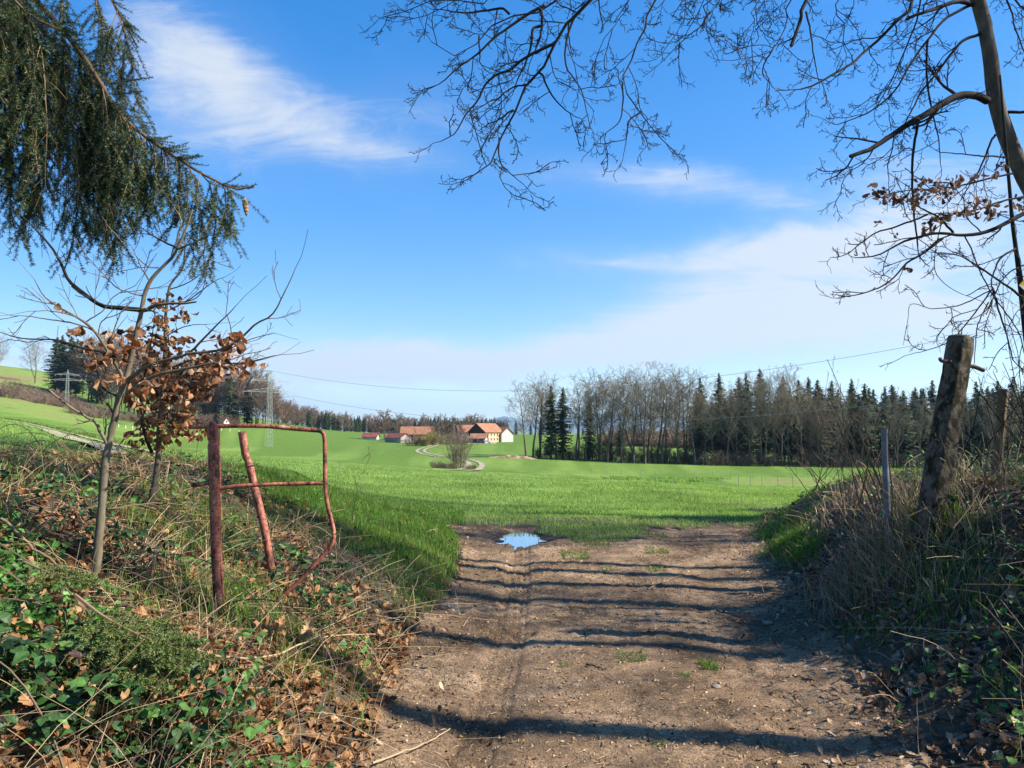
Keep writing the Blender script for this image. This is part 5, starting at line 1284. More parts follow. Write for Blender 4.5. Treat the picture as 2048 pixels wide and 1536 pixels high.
# ------------------------------------------------------------------ spruce boughs hanging in at the top left
rgs = RS(41); sb = np.array([-6.6, 4.6, G(-6.6, 4.6)])
sp = empty('hanging_spruce', sb, label='big spruce at the left whose needle curtains hang into the top corner', cat='tree')
mb = MB(); V, Q = tubes(np.array([[[0, 0, -.3], [.05, 0, 3], [.0, .05, 7], [.05, 0, 12], [0, 0, 15]]]), np.array([[.30, .26, .21, .12, .05]]), 14); mb.add(V, Q); mb.obj('trunk', m_bark, sp, smooth=True)
trk = lambda z: np.array([-6.6, 4.6, z])
ENV = [(-200, 520), (0, 515), (60, 485), (130, 545), (200, 545), (250, 560), (268, 540), (285, 330), (305, 455), (335, 420), (350, 470), (380, 560), (420, 555), (425, 430), (450, 465), (480, 470), (510, 430)]
LIMBS = [([(-150, -260), (0, -70), (90, 20), (150, 90), (200, 165), (245, 235), (315, 290), (400, 345), (470, 378), (508, 372)], 5.2, 5.5, 6.2, .05, .006, 48), ([(-260, -60), (-60, 10), (40, 70), (95, 150), (140, 230), (190, 300), (230, 330)], 5.2, 5.9, 5.6, .045, .006, 44),
         ([(-260, 60), (-90, 120), (10, 200), (70, 270), (110, 330)], 4.9, 5.3, 5.0, .035, .006, 34), ([(-200, -330), (60, -110), (200, -20), (235, 20), (275, 95)], 5.4, 5.8, 6.6, .04, .005, 40), ([(-150, -180), (0, -30), (60, 30), (120, 60)], 4.8, 4.8, 5.8, .04, .006, 40)]
needles = dict(p=[], d=[], l=[], t=[]); tw = Poly(); tw_mb = MB()


def needle_line(q, dens, ln, tn):
    seg = np.diff(q, axis=0); L_ = np.linalg.norm(seg, axis=1); tot = L_.sum(); n = int(tot * dens)
    if n < 2: return
    cum = np.concatenate([[0], np.cumsum(L_)]); s_ = rgs.uniform(0, tot, n); k = np.clip(np.searchsorted(cum, s_) - 1, 0, len(seg) - 1)
    f = ((s_ - cum[k]) / (L_[k] + 1e-9))[:, None]; p = q[k] + seg[k] * f; d = seg[k] / (L_[k][:, None] + 1e-9)
    r_ = rgs.normal(0, 1, (n, 3)); r_ -= d * (r_ * d).sum(1, keepdims=True); r_ /= np.linalg.norm(r_, axis=1, keepdims=True) + 1e-9
    needles['p'].append(p); needles['d'].append(d * .55 + r_ + np.array([0, 0, .12])); needles['l'].append(rgs.uniform(.7, 1.1, n) * ln); needles['t'].append(np.clip(tn + rgs.normal(0, .18, n), 0, 1))


def make_needles(base_, name, parent, mat=m_needle):
    p = np.concatenate(needles['p']) - base_; d = np.concatenate(needles['d']); d /= np.linalg.norm(d, axis=1, keepdims=True); l = np.concatenate(needles['l']); t = np.concatenate(needles['t'])
    s_ = np.cross(d, rgs.normal(0, 1, d.shape)); s_ /= np.linalg.norm(s_, axis=1, keepdims=True); w_ = .0017
    V = np.stack([p - s_ * w_, p + s_ * w_, p + d * (l * .7)[:, None] + s_ * w_, p + d * l[:, None] - s_ * w_ * .2], 1).reshape(-1, 3)
    mb = MB(); mb.add(V, np.arange(len(p))[:, None] * 4 + np.array([[0, 1, 2, 3]]), tint=np.repeat(t, 4)); o = mb.obj(name, mat, parent)
    for k in needles: needles[k] = []
    return o


def hang(p0, length, bare, d_out):
    n = 9; q = [p0]; d = unit(d_out + np.array([0, 0, .1]))
    for k in range(n - 1):
        d = unit(d * .55 + np.array([0, 0, -.75]) + rgs.normal(0, .10, 3)); q.append(q[-1] + d * length / (n - 1))
    q = np.array(q); tw.add(q, np.linspace(.0045, .0018, n), 4); tn = rgs.uniform(.25, .7)
    if not bare: needle_line(q[1:], 480, .023, tn)
    ns = int(length * (26 if not bare else 10)); az = rgs.uniform(0, 6.28)
    for k in range(ns):
        f = rgs.uniform(.08, 1) * (n - 1); i = min(int(f), n - 2); p = q[i] + (q[i + 1] - q[i]) * (f - i); az += 2.2
        dd = unit(perp_dir(unit(q[i + 1] - q[i]), rgs.uniform(.5, 1.0), az)); L2 = rgs.uniform(.08, .33) * (1.1 - .5 * f / (n - 1))
        u = np.linspace(0, 1, 5)[:, None]; qq = p + dd * L2 * u + np.array([0, 0, -.35]) * L2 * u ** 2
        tw.add(qq, np.linspace(.0022, .0012, 5), 3)
        if not bare or rgs.rand() < .15: needle_line(qq, 560, .022, tn + rgs.uniform(-.1, .2))


for li, (pp, da, db, zt, r0, r1, nh) in enumerate(LIMBS):
    q = px_line(pp, da, db, [trk(zt)]); q = smooth_line(q, 50); V, Q = tubes((q - sb)[None], np.linspace(r0, r1, 50)[None], 10); mb = MB(); mb.add(V, Q, tint=.35); mb.obj('branch', m_twbark, sp, smooth=True)
    dl = np.gradient(q, axis=0); dl /= np.linalg.norm(dl, axis=1, keepdims=True)
    needle_line(q[14:], 700, .020, .6)
    for k in range(nh):
        i = int(rgs.uniform(9, 49)); p = q[i]; pxp = CX + F * p[0] / p[1] * CP
        pyp = HZ - F * (p[2] - EYE) / p[1]
        side = np.array([rgs.normal(0, .25), rgs.normal(0, .5), rgs.normal(.05, .2)]) + dl[i] * rgs.uniform(.1, .6)
        end = np.interp(pxp + 25, [e[0] for e in ENV], [e[1] for e in ENV]) + rgs.normal(0, 22)
        length = max(.10, (end - pyp) * p[1] / F) * rgs.uniform(.55, 1.0)
        if pyp > end - 10: length = .12
        hang(p, min(length, 1.7), rgs.rand() < .16, side)
        for _ in range(4):   # short upright shoot on the upper side of the bough
            dd = unit(dl[i] + np.array([rgs.normal(0, .3), rgs.normal(0, .4), rgs.uniform(.0, .5)])); L2 = rgs.uniform(.08, .26); qq = p + dd * L2 * np.linspace(0, 1, 5)[:, None] + np.array([0, 0, .2]) * L2 * np.linspace(0, 1, 5)[:, None] ** 2
            tw.add(qq, np.linspace(.003, .0015, 5), 3); needle_line(qq, 520, .017, .65)
qA = smooth_line(px_line(LIMBS[0][0], LIMBS[0][1], LIMBS[0][2], [trk(LIMBS[0][3])]), 60); dA = np.gradient(qA, axis=0); dA /= np.linalg.norm(dA, axis=1, keepdims=True)
for i in list(range(34, 58)) + list(range(44, 58)):
    p = qA[i]; pxp = CX + F * p[0] / p[1] * CP; pyp = HZ - F * (p[2] - EYE) / p[1]; end = np.interp(pxp + 15, [e[0] for e in ENV], [e[1] for e in ENV]) + rgs.normal(0, 20)
    hang(p, min(max(.14, (end - pyp) * p[1] / F) * rgs.uniform(.5, 1.05), 1.0), False, np.array([rgs.normal(.1, .2), rgs.normal(0, .4), .05]) + dA[i] * .3)
for (p0, p1) in [((505, 372), (512, 368)), ((270, 160), (305, 155)), ((230, 120), (268, 116)), ((262, 185), (285, 182)), ((375, 318), (400, 310))]:
    a, b = P(*p0, 5.5), P(*p1, 5.5); a = a - (b - a) * 1.5; tw.add(np.linspace(a, b, 5), np.linspace(.004, .002, 5), 4); needle_line(np.linspace(a, b, 5), 700, .018, .55)
make_needles(sb, 'needles', sp)
tw.into(tw_mb, RS(4)); tw_mb.v = [v - sb.astype(np.float32) for v in tw_mb.v]; tw_mb.obj('twigs', m_twbark, sp)
mb = MB(); cq = np.array([P(489, 396, 5.45), P(490, 405, 5.45), P(492, 418, 5.45), P(493, 432, 5.45)]) - sb; V, Q = tubes(smooth_line(cq, 12)[None], np.array([[.004, .012, .017, .019, .02, .02, .019, .018, .016, .013, .009, .003]]) * (1 + .14 * np.tile([1, -1], 6)), 12); mb.add(V, Q)
mb.obj('cone', nat('spruce_cone', [(.22, .11, .05), (.42, .25, .13)], scale=60, bump=.6), sp)

# low spruce twig lying over the undergrowth of the left bank
tw = Poly(); lb = P(150, 1190, 3.6)
lsp = empty('spruce_sprig', lb, label='green spruce branch low over the undergrowth in the lower left corner', cat='branch')
def fan(pts, d0, d1, r0, side_len, per_m):
    q = smooth_line(px_line(pts, d0, d1), 24); tw.add(q, np.linspace(r0, .002, 24), 6); dl = np.gradient(q, axis=0); dl /= np.linalg.norm(dl, axis=1, keepdims=True)
    L_ = np.linalg.norm(np.diff(q, axis=0), axis=1).sum(); needle_line(q[8:], 500, .015, .6)
    for k in range(int(L_ * per_m)):
        i = int(rgs.uniform(5, 23)); sd = unit(np.cross(dl[i], [0, 0, 1.])) * (1 if k % 2 else -1); dd = unit(dl[i] * .8 + sd + np.array([0, 0, rgs.normal(.05, .15)])); L2 = side_len * rgs.uniform(.5, 1.1) * (1.2 - i / 24)
        u = np.linspace(0, 1, 6)[:, None]; qq = q[i] + dd * L2 * u - np.array([0, 0, .25]) * L2 * u ** 2; tw.add(qq, np.linspace(.0024, .0013, 6), 3); needle_line(qq, 800, .016, rgs.uniform(.65, 1.))
        for m_ in range(3):
            f = rgs.randint(1, 5); d3 = unit(dd + np.array([rgs.normal(0, .6), rgs.normal(0, .6), rgs.normal(0, .2)])); q3 = qq[f] + d3 * L2 * .4 * np.linspace(0, 1, 4)[:, None]; tw.add(q3, np.full(4, .0013), 3); needle_line(q3, 800, .016, rgs.uniform(.65, 1.))
fan([(150, 1190), (210, 1235), (290, 1275), (420, 1320)], 3.5, 3.15, .008, .30, 75); fan([(210, 1240), (280, 1310), (340, 1370)], 3.4, 3.05, .006, .24, 65); fan([(40, 1120), (110, 1150), (190, 1170)], 3.9, 3.7, .006, .22, 60)
make_needles(lb, 'needles', lsp, m_sprig); tw_mb = tw.into(MB(), RS(4)); tw_mb.v = [v - lb.astype(np.float32) for v in tw_mb.v]; tw_mb.obj('twigs', m_twbark, lsp)
# ------------------------------------------------------------------ trees just outside the frame on the right bank: their trunks and crowns shade the lane
for (x, y, h_, k, wd) in [(8.3, 2.95, 25, 2, .5), (8.8, 4.75, 25, 4, .36), (8.6, 6.1, 25, 2, .40), (9.7, 7.4, 24, 2, .44), (9.4, 8.3, 24, 4, .34), (10.4, 10.4, 24, 2, .40), (12.2, 13.2, 22, 2, .5), (13.4, 14.9, 20, 4, .5), (12.9, 5.6, 9.3, 3, .8), (14.2, 10.2, 10, 1, .8)]:
    p = np.array([x, y, G(x, y)]); s_ = h_ / 22.
    copy_tree(BARE[k], p, rng.uniform(0, 6.28), (s_ * wd, s_ * wd, s_), label='leafless tree on the right bank beside the lane, out of the picture', cat='tree', group='trees on the right bank shading the lane')

for (x, y, h_) in [(11.6, 13.2, 6.8), (13.2, 14.8, 6.8)]:  # unseen spruces added for the shade wedge they cast over the field edge
    s_ = h_ / 28.; copy_tree(SPR[2], np.array([x, y, G(x, y)]), 1.0 + x, (s_ * 1.3, s_ * 1.3, s_), label='unseen young spruce added right of the lane to shade the field edge', cat='tree', group='unseen young spruces added to shade the field edge')

# ------------------------------------------------------------------ ground cover
rf = RS(99)


def cand(n, side, y0=1.9, y1=13.5, rgn=rf):
    """points spread evenly over the seen bank on one side of the lane"""
    n = int(n * 1.55); y = y0 * np.exp(rgn.uniform(0, 1, n) * math.log(y1 / y0))
    px = rgn.uniform(-950, 1000, n) if side < 0 else rgn.uniform(1380, 2850, n)
    x = (px - CX) / F * y
    e = lane_l(y) - x if side < 0 else x - lane_r(y)
    k = e > -.12 + .12 * rgn.rand(n)
    return x[k], y[k], px[k], e[k]


def keep(a, m): return [v[m] for v in a]
def pyof(x, y): return HZ - F * (H(x, y) - EYE) / y * 1.0


def lie(n, rgn, tilt=.5):
    a = rgn.uniform(0, 6.283, n); d = np.stack([np.cos(a), np.sin(a), rgn.normal(0, .35, n)], 1)
    return d, np.stack([rgn.normal(0, tilt, n), rgn.normal(0, tilt, n), np.ones(n)], 1)


def scatter_leaves(mb, pts, size, prof, ratio, rgn, lift=(.01, .04), tilt=.55, tint=None, fold=(.1, .8), curl=(-.4, .9), wave=.05):
    x, y = pts[:, 0], pts[:, 1]; n = len(x); d, nn = lie(n, rgn, tilt)
    z = np.maximum(H(x, y), lz(x, y)) if False else H(x, y)
    p = np.stack([x, y, z + rgn.uniform(*lift, n)], 1)
    leaves(mb, p, d, nn, size, ratio, prof, rgn, fold, curl, tint, wave)


def stuff(mb, name, mat, label): return mb.obj(name, mat, kind='stuff', label=label)


# shed leaves
mb = MB(); x, y, px, e = cand(46000, -1); py = pyof(x, y)
dens = .45 + .55 * sstep(.42, .6, vnoise(x * 2.1, y * 2.1, 3)) ; dens = dens * np.where((px > 620) & (y > 6), .25, 1) * np.exp(-np.clip(e - 1.0, 0, 9) * .55) * np.where(y < 3.3, 1.0, .75)
m_ = rf.rand(len(x)) < dens; x, y = x[m_], y[m_]
near = sstep(3.4, 2.4, y); tint = np.clip(rf.normal(.55, .22, len(x)) + .12 * near, 0, 1)
scatter_leaves(mb, np.stack([x, y], 1), rf.uniform(.035, .075, len(x)) * (1 + .25 * near), BEECH, .8, rf, tint=tint)
o_n = 700; ax_, ay_ = [], []
for (cx, cy, r, n) in [(330, 1460, 70, 60), (420, 1500, 45, 60), (50, 1310, 60, 55), (180, 1500, 60, 30), (560, 1330, 30, 12), (270, 1430, 40, 25), (300, 1310, 25, 10), (740, 1290, 50, 35), (600, 1240, 50, 35), (680, 1200, 40, 25)]:
    h = hit(cx, cy, 1.5, 9); s_ = r / F * h[1]; ax_.append(rf.normal(h[0], s_, n)); ay_.append(rf.normal(h[1], s_ * 1.6, n))
ax_, ay_ = np.concatenate(ax_), np.concatenate(ay_)
scatter_leaves(mb, np.stack([ax_, ay_], 1), rf.uniform(.06, .115, len(ax_)), OAK, .9, rf, lift=(.06, .22), tilt=.9, fold=(.4, 1.2), curl=(.2, 1.4), tint=np.clip(rf.normal(.62, .18, len(ax_)), 0, 1))
stuff(mb, 'dead_leaves', m_dead, 'crisp brown dead leaves littering the sunlit left bank')
mb = MB(); x, y, px, e = cand(30000, 1)
dens = (.25 + .75 * sstep(.4, .6, vnoise(x * 2.1, y * 2.1, 13))) * np.where(e < .7, 1.0, .5) * np.where((e < .05), .6, 1)
m_ = rf.rand(len(x)) < dens; x, y = x[m_], y[m_]; scatter_leaves(mb, np.stack([x, y], 1), rf.uniform(.04, .085, len(x)), OAK, .85, rf, tint=np.clip(rf.normal(.45, .25, len(x)), 0, 1))
# stray leaves on the edges of the lane
yy = 2.2 * np.exp(rf.uniform(0, 1, 1100) * math.log(6)); ee = np.abs(rf.normal(0, .22, 1100)); xx = np.where(rf.rand(1100) < .72, lane_r(yy) - ee * 1.4, lane_l(yy) + ee)
d, nn = lie(1100, rf, .3); leaves(mb, np.stack([xx, yy, lz(xx, yy) + .012], 1), d, nn, rf.uniform(.025, .07, 1100), .75, OAK, rf, (.1, .7), (-.3, .6))
stuff(mb, 'leaf_litter', m_litter, 'dull brown leaf litter covering the shaded right bank')

# ivy
mb = MB()
for side, n, s0 in ((-1, 34000, 21), (1, 26000, 22)):
    x, y, px, e = cand(n, side); pat = vnoise(x * 1.25, y * 1.25, s0) + .35 * vnoise(x * 4, y * 4, s0 + 5)
    if side < 0: dens = sstep(.78, 1.0, pat) * np.where(y < 5.2, 1.0, .3) * np.where(px > 640, .35, 1)
    else: dens = sstep(.76, 1.02, pat) * np.where(e > .25, .8, .1) * np.where(px > 1620, 1, .5) * np.where((y < 5.5) & (e < 1.1), .25, 1)
    m_ = rf.rand(len(x)) < dens; x, y = x[m_], y[m_]; k = len(x); d, nn = lie(k, rf, .6); nn[:, 1] -= .5
    leaves(mb, np.stack([x, y, H(x, y) + rf.uniform(.02, .13, k)], 1), d, nn, rf.uniform(.03, .062, k), .95, IVY, rf, (.0, .4), (-.2, .4), np.clip(rf.normal(.45, .24, k), 0, 1))
stuff(mb, 'ivy_leaves', m_ivy, 'bright green ivy leaves creeping over both banks')

# brambles: leaves in threes held above the ground, arching canes
mb = MB(); cane = Poly()
for side, n, s0 in ((-1, 9500, 31), (1, 7000, 33)):
    x, y, px, e = cand(n, side, 2.2, 10.5); pat = vnoise(x * .95, y * .95, s0) + .4 * vnoise(x * 3, y * 3, s0 + 5)
    if side < 0: dens = sstep(.80, 1.08, pat + .12 * ((px < 560) & (y > 2.9) & (y < 5.5)) - .15 * (px > 700)) * .8 * np.where(e > .35, 1, .2)
    else: dens = sstep(.84, 1.15, pat + .12 * (px > 1800)) * np.where(e > .45, 1, .12)
    m_ = rf.rand(len(x)) < dens; x, y = x[m_], y[m_]; k = len(x); h0 = H(x, y)
    hh = rf.uniform(.05, .34, k) * np.where((side < 0) & (y > 6.5), .4, 1) * (.5 + vnoise(x * 2.3, y * 2.3, 8)); a = rf.uniform(0, 6.283, k); tn = np.clip(rf.normal(.42, .27, k), 0, 1); sz = rf.uniform(.045, .085, k)
    for da in (0, 1.25, -1.25):
        aa = a + da + rf.normal(0, .15, k); d = np.stack([np.cos(aa), np.sin(aa), rf.normal(-.15, .3, k)], 1)
        p0 = np.stack([x, y, h0 + hh], 1) + d * .012
        leaves(mb, p0, d, np.stack([rf.normal(0, .35, k), rf.normal(-.25, .35, k), np.ones(k)], 1), sz * (1 if da == 0 else .82), .62, BRAM, rf, (.05, .45), (-.55, .25), np.clip(tn + rf.normal(0, .06, k), 0, 1), .03)
    for i in range(0, k, 3):
        b = np.array([x[i] + rf.normal(0, .12), y[i] + rf.normal(0, .12), h0[i] - .02]); cane.add(smooth_line([b, (b + [x[i], y[i], h0[i] + hh[i]]) / 2 + [0, 0, .03], [x[i], y[i], h0[i] + hh[i]]], 5), np.full(5, .0018), 3)
stuff(mb, 'bramble_leaves', m_bramble, 'dark green bramble leaves in threes on both banks')
for side, n in ((-1, 110), (1, 70)):
    x, y, px, e = cand(n * 4, side, 2.4, 9); m_ = e > (.4 if side < 0 else 1.2); x, y = x[m_][:n], y[m_][:n]
    for i in range(len(x)):
        L_ = rf.uniform(.5, 1.5); a = rf.uniform(0, 6.28); u = np.linspace(0, 1, 12); qx = x[i] + math.cos(a) * L_ * u; qy = y[i] + math.sin(a) * L_ * u * .7
        cane.add(np.stack([qx, qy, H(qx, qy) + rf.uniform(.12, .42) * np.sin(u * 3.0) ** .8 * (1 - .3 * u)], 1), np.linspace(.0045, .002, 12), 5)
stuff(cane.into(MB(), rf), 'bramble_canes', m_twig, 'thin arching brown bramble canes tangled over both banks')

# dry stalks and straw
mb = Poly(); mg = MB()
def stalks(x, y, L0, L1, tilt, r=.0016, n=6, hook=.5):
    z = H(x, y)
    for i in range(len(x)):
        a = rf.uniform(0, 6.28); t = abs(rf.normal(0, tilt)); d = np.array([math.cos(a) * math.sin(t), math.sin(a) * math.sin(t), math.cos(t)]); L_ = rf.uniform(L0, L1)
        u = np.linspace(0, 1, n)[:, None]; q = np.array([x[i], y[i], z[i]]) + d * L_ * u + np.array([d[0] * hook, d[1] * hook, -.5 * hook]) * L_ * u ** 2 + np.cumsum(rf.normal(0, .012, (n, 3)), 0) * L_
        g = H(q[:, 0], q[:, 1]) + .012; q[:, 2] = np.maximum(q[:, 2], g); rr = max(r, .00045 * y[i]); mb.add(q, np.linspace(rr, rr * .6, n), 3)
x, y, px, e = cand(9000, -1, 2.2, 10); dens = (.13 + .27 * (px > 230) * (y > 2.6) * (y < 7.5) + .30 * ((px < 480) & (y > 5.5))) * np.where((px > 680) & (y > 6.5), .4, 1) * (.4 + vnoise(x * 2, y * 2, 4))
m_ = rf.rand(len(x)) < dens; k_ = y[m_] > 6.5; stalks(x[m_][~k_], y[m_][~k_], .12, .62, 1.0); stalks(x[m_][k_], y[m_][k_], .08, .3, 1.1)
x, y, px, e = cand(5200, 1, 2.4, 11); dens = .32 * (.4 + vnoise(x * 2, y * 2, 6)) * np.where(e > .2, 1, .2); m_ = rf.rand(len(x)) < dens; stalks(x[m_], y[m_], .12, .6, .9)
for (cx, cy, r, n, L_) in [(1775, 1100, 62, 460, .52), (1730, 1130, 55, 280, .42), (1840, 1120, 62, 260, .42), (1700, 1010, 40, 120, .5), (1660, 1070, 30, 60, .4)]:
    h = hit(cx, cy, 3, 12); s_ = r / F * h[1]; stalks(rf.normal(h[0], s_, n), rf.normal(h[1], s_ * 1.4, n), L_ * .4, L_, .5, .0014, 7, .35)
for (cx, cy, r, n, L_) in [(330, 965, 60, 150, .5), (60, 950, 70, 180, .26), (250, 1180, 60, 90, .5), (600, 1080, 40, 110, .45), (720, 1180, 60, 90, .35), (640, 1230, 60, 90, .4), (820, 1190, 40, 50, .3), (450, 1300, 60, 80, .5)]:
    h = hit(cx, cy, 2, 12); s_ = r / F * h[1]; stalks(rf.normal(h[0], s_, n), rf.normal(h[1], s_ * 1.5, n), L_ * .3, L_, 1.0, .0015, 7, .5)
stuff(mb.into(MB(), rf), 'dry_stalks', m_straw, 'pale dry grass stalks and straw tangled on both banks')
# twigs in the litter
mb = Poly()
for side, n in ((-1, 420), (1, 420)):
    x, y, px, e = cand(n, side, 2.0, 10)
    for i in range(len(x)):
        a = rf.uniform(0, 6.28); L_ = rf.uniform(.1, .5); u = np.linspace(-.5, .5, 6); qx = x[i] + math.cos(a) * L_ * u + rf.normal(0, .008, 6); qy = y[i] + math.sin(a) * L_ * u + rf.normal(0, .008, 6)
        mb.add(np.stack([qx, qy, H(qx, qy) + rf.uniform(.01, .07) + rf.normal(0, .006, 6)], 1), np.linspace(1, .5, 6) * rf.uniform(.0018, .0045), 4)
n = 430; yy = 2.3 * np.exp(rf.uniform(0, 1, n) * math.log(5)); w_ = rf.beta(1.1, 1.1, n); xx = lane_l(yy) + (lane_r(yy) - lane_l(yy)) * w_
for i in range(n):
    a = rf.uniform(0, 6.28); L_ = rf.uniform(.02, .13) * (1.8 if rf.rand() < .12 else 1); u = np.linspace(-.5, .5, 5); qx = xx[i] + math.cos(a) * L_ * u + rf.normal(0, .004, 5); qy = yy[i] + math.sin(a) * L_ * u
    mb.add(np.stack([qx, qy, lz(qx, qy) + .004], 1), np.linspace(1, .6, 5) * rf.uniform(.0012, .003), 4)
stuff(mb.into(MB(), rf), 'twig_litter', m_twig, 'small broken twigs strewn over the lane and banks')

# crumbs of earth and short straw trodden into the lane
mb = MB(); n = 16000; yy = 2.1 * np.exp(rf.uniform(0, 1, n) * math.log(6.3)); w_ = rf.uniform(-.04, 1.04, n); xx = lane_l(yy) + (lane_r(yy) - lane_l(yy)) * w_
kp = rf.rand(n) < .25 + .9 * vnoise(xx * 2.2, yy * 1.6, 51) ** 1.5; xx, yy = xx[kp], yy[kp]; n = len(xx); r_ = .0025 + .010 * rf.rand(n) ** 4 + .0006 * yy
oc = np.array([[1, 0, 0], [0, 1, 0], [-1, 0, 0], [0, -1, 0], [0, 0, .7], [0, 0, -.7]], float); V = (oc[None] * rf.uniform(.55, 1.35, (n, 6, 1)) + rf.normal(0, .15, (n, 6, 3))) * r_[:, None, None]
a = rf.uniform(0, 6.28, n); V = np.stack([V[..., 0] * np.cos(a)[:, None] - V[..., 1] * np.sin(a)[:, None], V[..., 0] * np.sin(a)[:, None] + V[..., 1] * np.cos(a)[:, None], V[..., 2]], -1) + np.stack([xx, yy, lz(xx, yy) + r_ * .25], 1)[:, None, :]
mb.add(V.reshape(-1, 3), T=(np.arange(n)[:, None, None] * 6 + np.array([[0, 1, 4], [1, 2, 4], [2, 3, 4], [3, 0, 4], [1, 0, 5], [2, 1, 5], [3, 2, 5], [0, 3, 5]])).reshape(-1, 3), tint=np.repeat(rf.rand(n), 6))
m_crumb = nat('earth_crumbs', [(.07, .043, .022), (.20, .127, .067), (.34, .225, .125), (.48, .36, .22)], tint=True, rough=.95, spec=.1)
stuff(mb, 'gravel', m_crumb, 'small crumbs of earth and grit strewn over the lane')
mb = Poly(); n = 5200; yy = 2.1 * np.exp(rf.uniform(0, 1, n) * math.log(5.5)); w_ = rf.uniform(0, 1, n); xx = lane_l(yy) + (lane_r(yy) - lane_l(yy)) * w_
for i in range(n):
    a = rf.uniform(0, 6.28); L_ = rf.uniform(.012, .055); u = np.linspace(-.5, .5, 3); qx = xx[i] + math.cos(a) * L_ * u; qy = yy[i] + math.sin(a) * L_ * u; rr = .0007 + .00022 * yy[i]
    mb.add(np.stack([qx, qy, lz(qx, qy) + .003 + rf.uniform(0, .006, 3)], 1), np.full(3, rr), 3)
stuff(mb.into(MB(), rf), 'straw_bits', m_straw, 'short bits of straw trodden into the lane')

# ------------------------------------------------------------------ grass
mb = MB(); n = 330000
y = 10.8 * np.exp(rf.uniform(0, 1, n) ** 1.15 * math.log(75 / 11.2)); px = rf.uniform(-260, 2020, n); x = (px - CX) / F * y
edge = 13.9 + .9 * fbm(x * .8, y * .8, 3, 8) + np.clip(x - 3.9, 0, 2.2) * .9 - np.clip((-1.2 - x) * .85, 0, 5.2)
edge = np.where((x > lane_l(y) - .5) & (x < lane_r(y) + .2), 10.5, edge)
pr = np.clip((y - edge) / .9 + .35, 0, 1) * (1 - np.clip(lane_mask(x, np.clip(y, 1.5, 16)) * 1.5, 0, 1) * (y < 16))
tdist = np.min(np.hypot(x[:, None] - track[None, ::2, 0], y[:, None] - track[None, ::2, 1]), 1)
m_ = (rf.rand(n) < pr) & (tdist > 1.15); x, y = x[m_], y[m_]; k = len(x)
hgt = rf.uniform(.035, .075, k) * (1 + .5 * vnoise(x * .7, y * .7, 3)) * np.interp(y, [11, 16, 40], [.85, 1, 1.1]) * np.where((x < -1.2) & (y - edge[m_] < 2.2), 1.5, 1)
tn = np.clip(rf.normal(.58, .2, k) + .5 * fbm(x / (.4 + .03 * y), y / (.4 + .06 * y), 3, 6), 0, 1)
blades(mb, x, y, hgt, np.maximum(.006, .00065 * y), rf, .55, tint=tn)
n = 60000; t_ = rf.uniform(0, 1, n); q = track[np.clip((t_ * 59).astype(int), 0, 59)]; nx = rf.normal(0, .5, n)
x = q[:, 0] + 1.9 + np.abs(nx) * 1.2; y = q[:, 1] + 1.3 + np.abs(nx) + rf.uniform(-.5, .5, n)
blades(mb, x, y, rf.uniform(.15, .34, n), np.maximum(.008, .0007 * y), rf, .5, tint=np.clip(rf.normal(.5, .18, n), 0, 1))
x = q[:, 0] + rf.uniform(-1, 3.0, n); y = q[:, 1] + rf.uniform(-14, -4, n); m_ = (y > 7) & (x < -2.2)
blades(mb, x[m_], y[m_], rf.uniform(.10, .26, m_.sum()), np.maximum(.007, .0006 * y[m_]), rf, .6, tint=np.clip(rf.normal(.5, .2, m_.sum()), 0, 1))
n = 9000; y = rf.uniform(74, 104, n); px = rf.uniform(1190, 1460, n); x = (px - CX) / F * y; m_ = vnoise(x / 2.2, y / 3.5, 12) + .3 * vnoise(x, y, 13) > .60 + .45 * np.abs((px - 1320) / 150) ** 2 + .3 * np.abs((y - 90) / 15) ** 2
mr = MB(); blades(mr, x[m_], y[m_], rf.uniform(.15, .42, m_.sum()), np.full(m_.sum(), .09), rf, .8, tint=rf.uniform(.0, .7, m_.sum()))
stuff(mr, 'rushes', m_grass, 'dark green rushes growing in the wet hollow of the meadow')
stuff(mb, 'meadow_grass', m_grass, 'short bright green grass blades of the near meadow')
mb = MB(); x, y, px, e = cand(140000, -1, 3.4, 14.5)
dens = sstep(.05, .6, vnoise(x * 1.1, y * 1.1, 44) + .8 * sstep(600, 900, px) * sstep(5.4, 9, y) + .75 * sstep(8.5, 11.5, y) - .25) * np.where(lane_mask(x, y) > .4, .03, 1) * np.maximum(sstep(4.2, 5.6, y), .7 * (px > 560))
m_ = rf.rand(len(x)) < dens * .85; x, y = x[m_], y[m_]; k = len(x)
blades(mb, x, y, rf.uniform(.06, .22, k) * np.where((x < -3.2) & (y > 6.5), .5, 1) * (.6 + .8 * vnoise(x * 2, y * 2, 5)), np.maximum(.005, .0006 * y), rf, .85, tint=np.clip(rf.normal(.58, .2, k) + .35 * fbm(x * 1.5, y * 1.5, 3, 7) + .2 * (rf.rand(k) < .14), 0, 1))
y = 7 * np.exp(rf.uniform(0, 1, 60000) * math.log(15.5 / 7)); px = rf.uniform(420, 930, 60000); x = (px - CX) / F * y; m_ = (lane_mask(x, y) < .3) & (rf.rand(60000) < sstep(7.2, 9.5, y) * (.5 + .5 * (px > 540))); x, y = x[m_], y[m_]; k = len(x)
blades(mb, x, y, rf.uniform(.05, .15, k), np.maximum(.005, .0006 * y), rf, .8, tint=np.clip(rf.normal(.55, .18, k), 0, .85))
x, y, px, e = cand(26000, 1, 4.0, 15.5); dens = sstep(.55, .9, vnoise(x * 1.2, y * 1.2, 45) + .45 * (y > 10.5) + .1) * np.where(lane_mask(x, y) > .5, .05, 1) * np.where(e > .1, 1, .4)
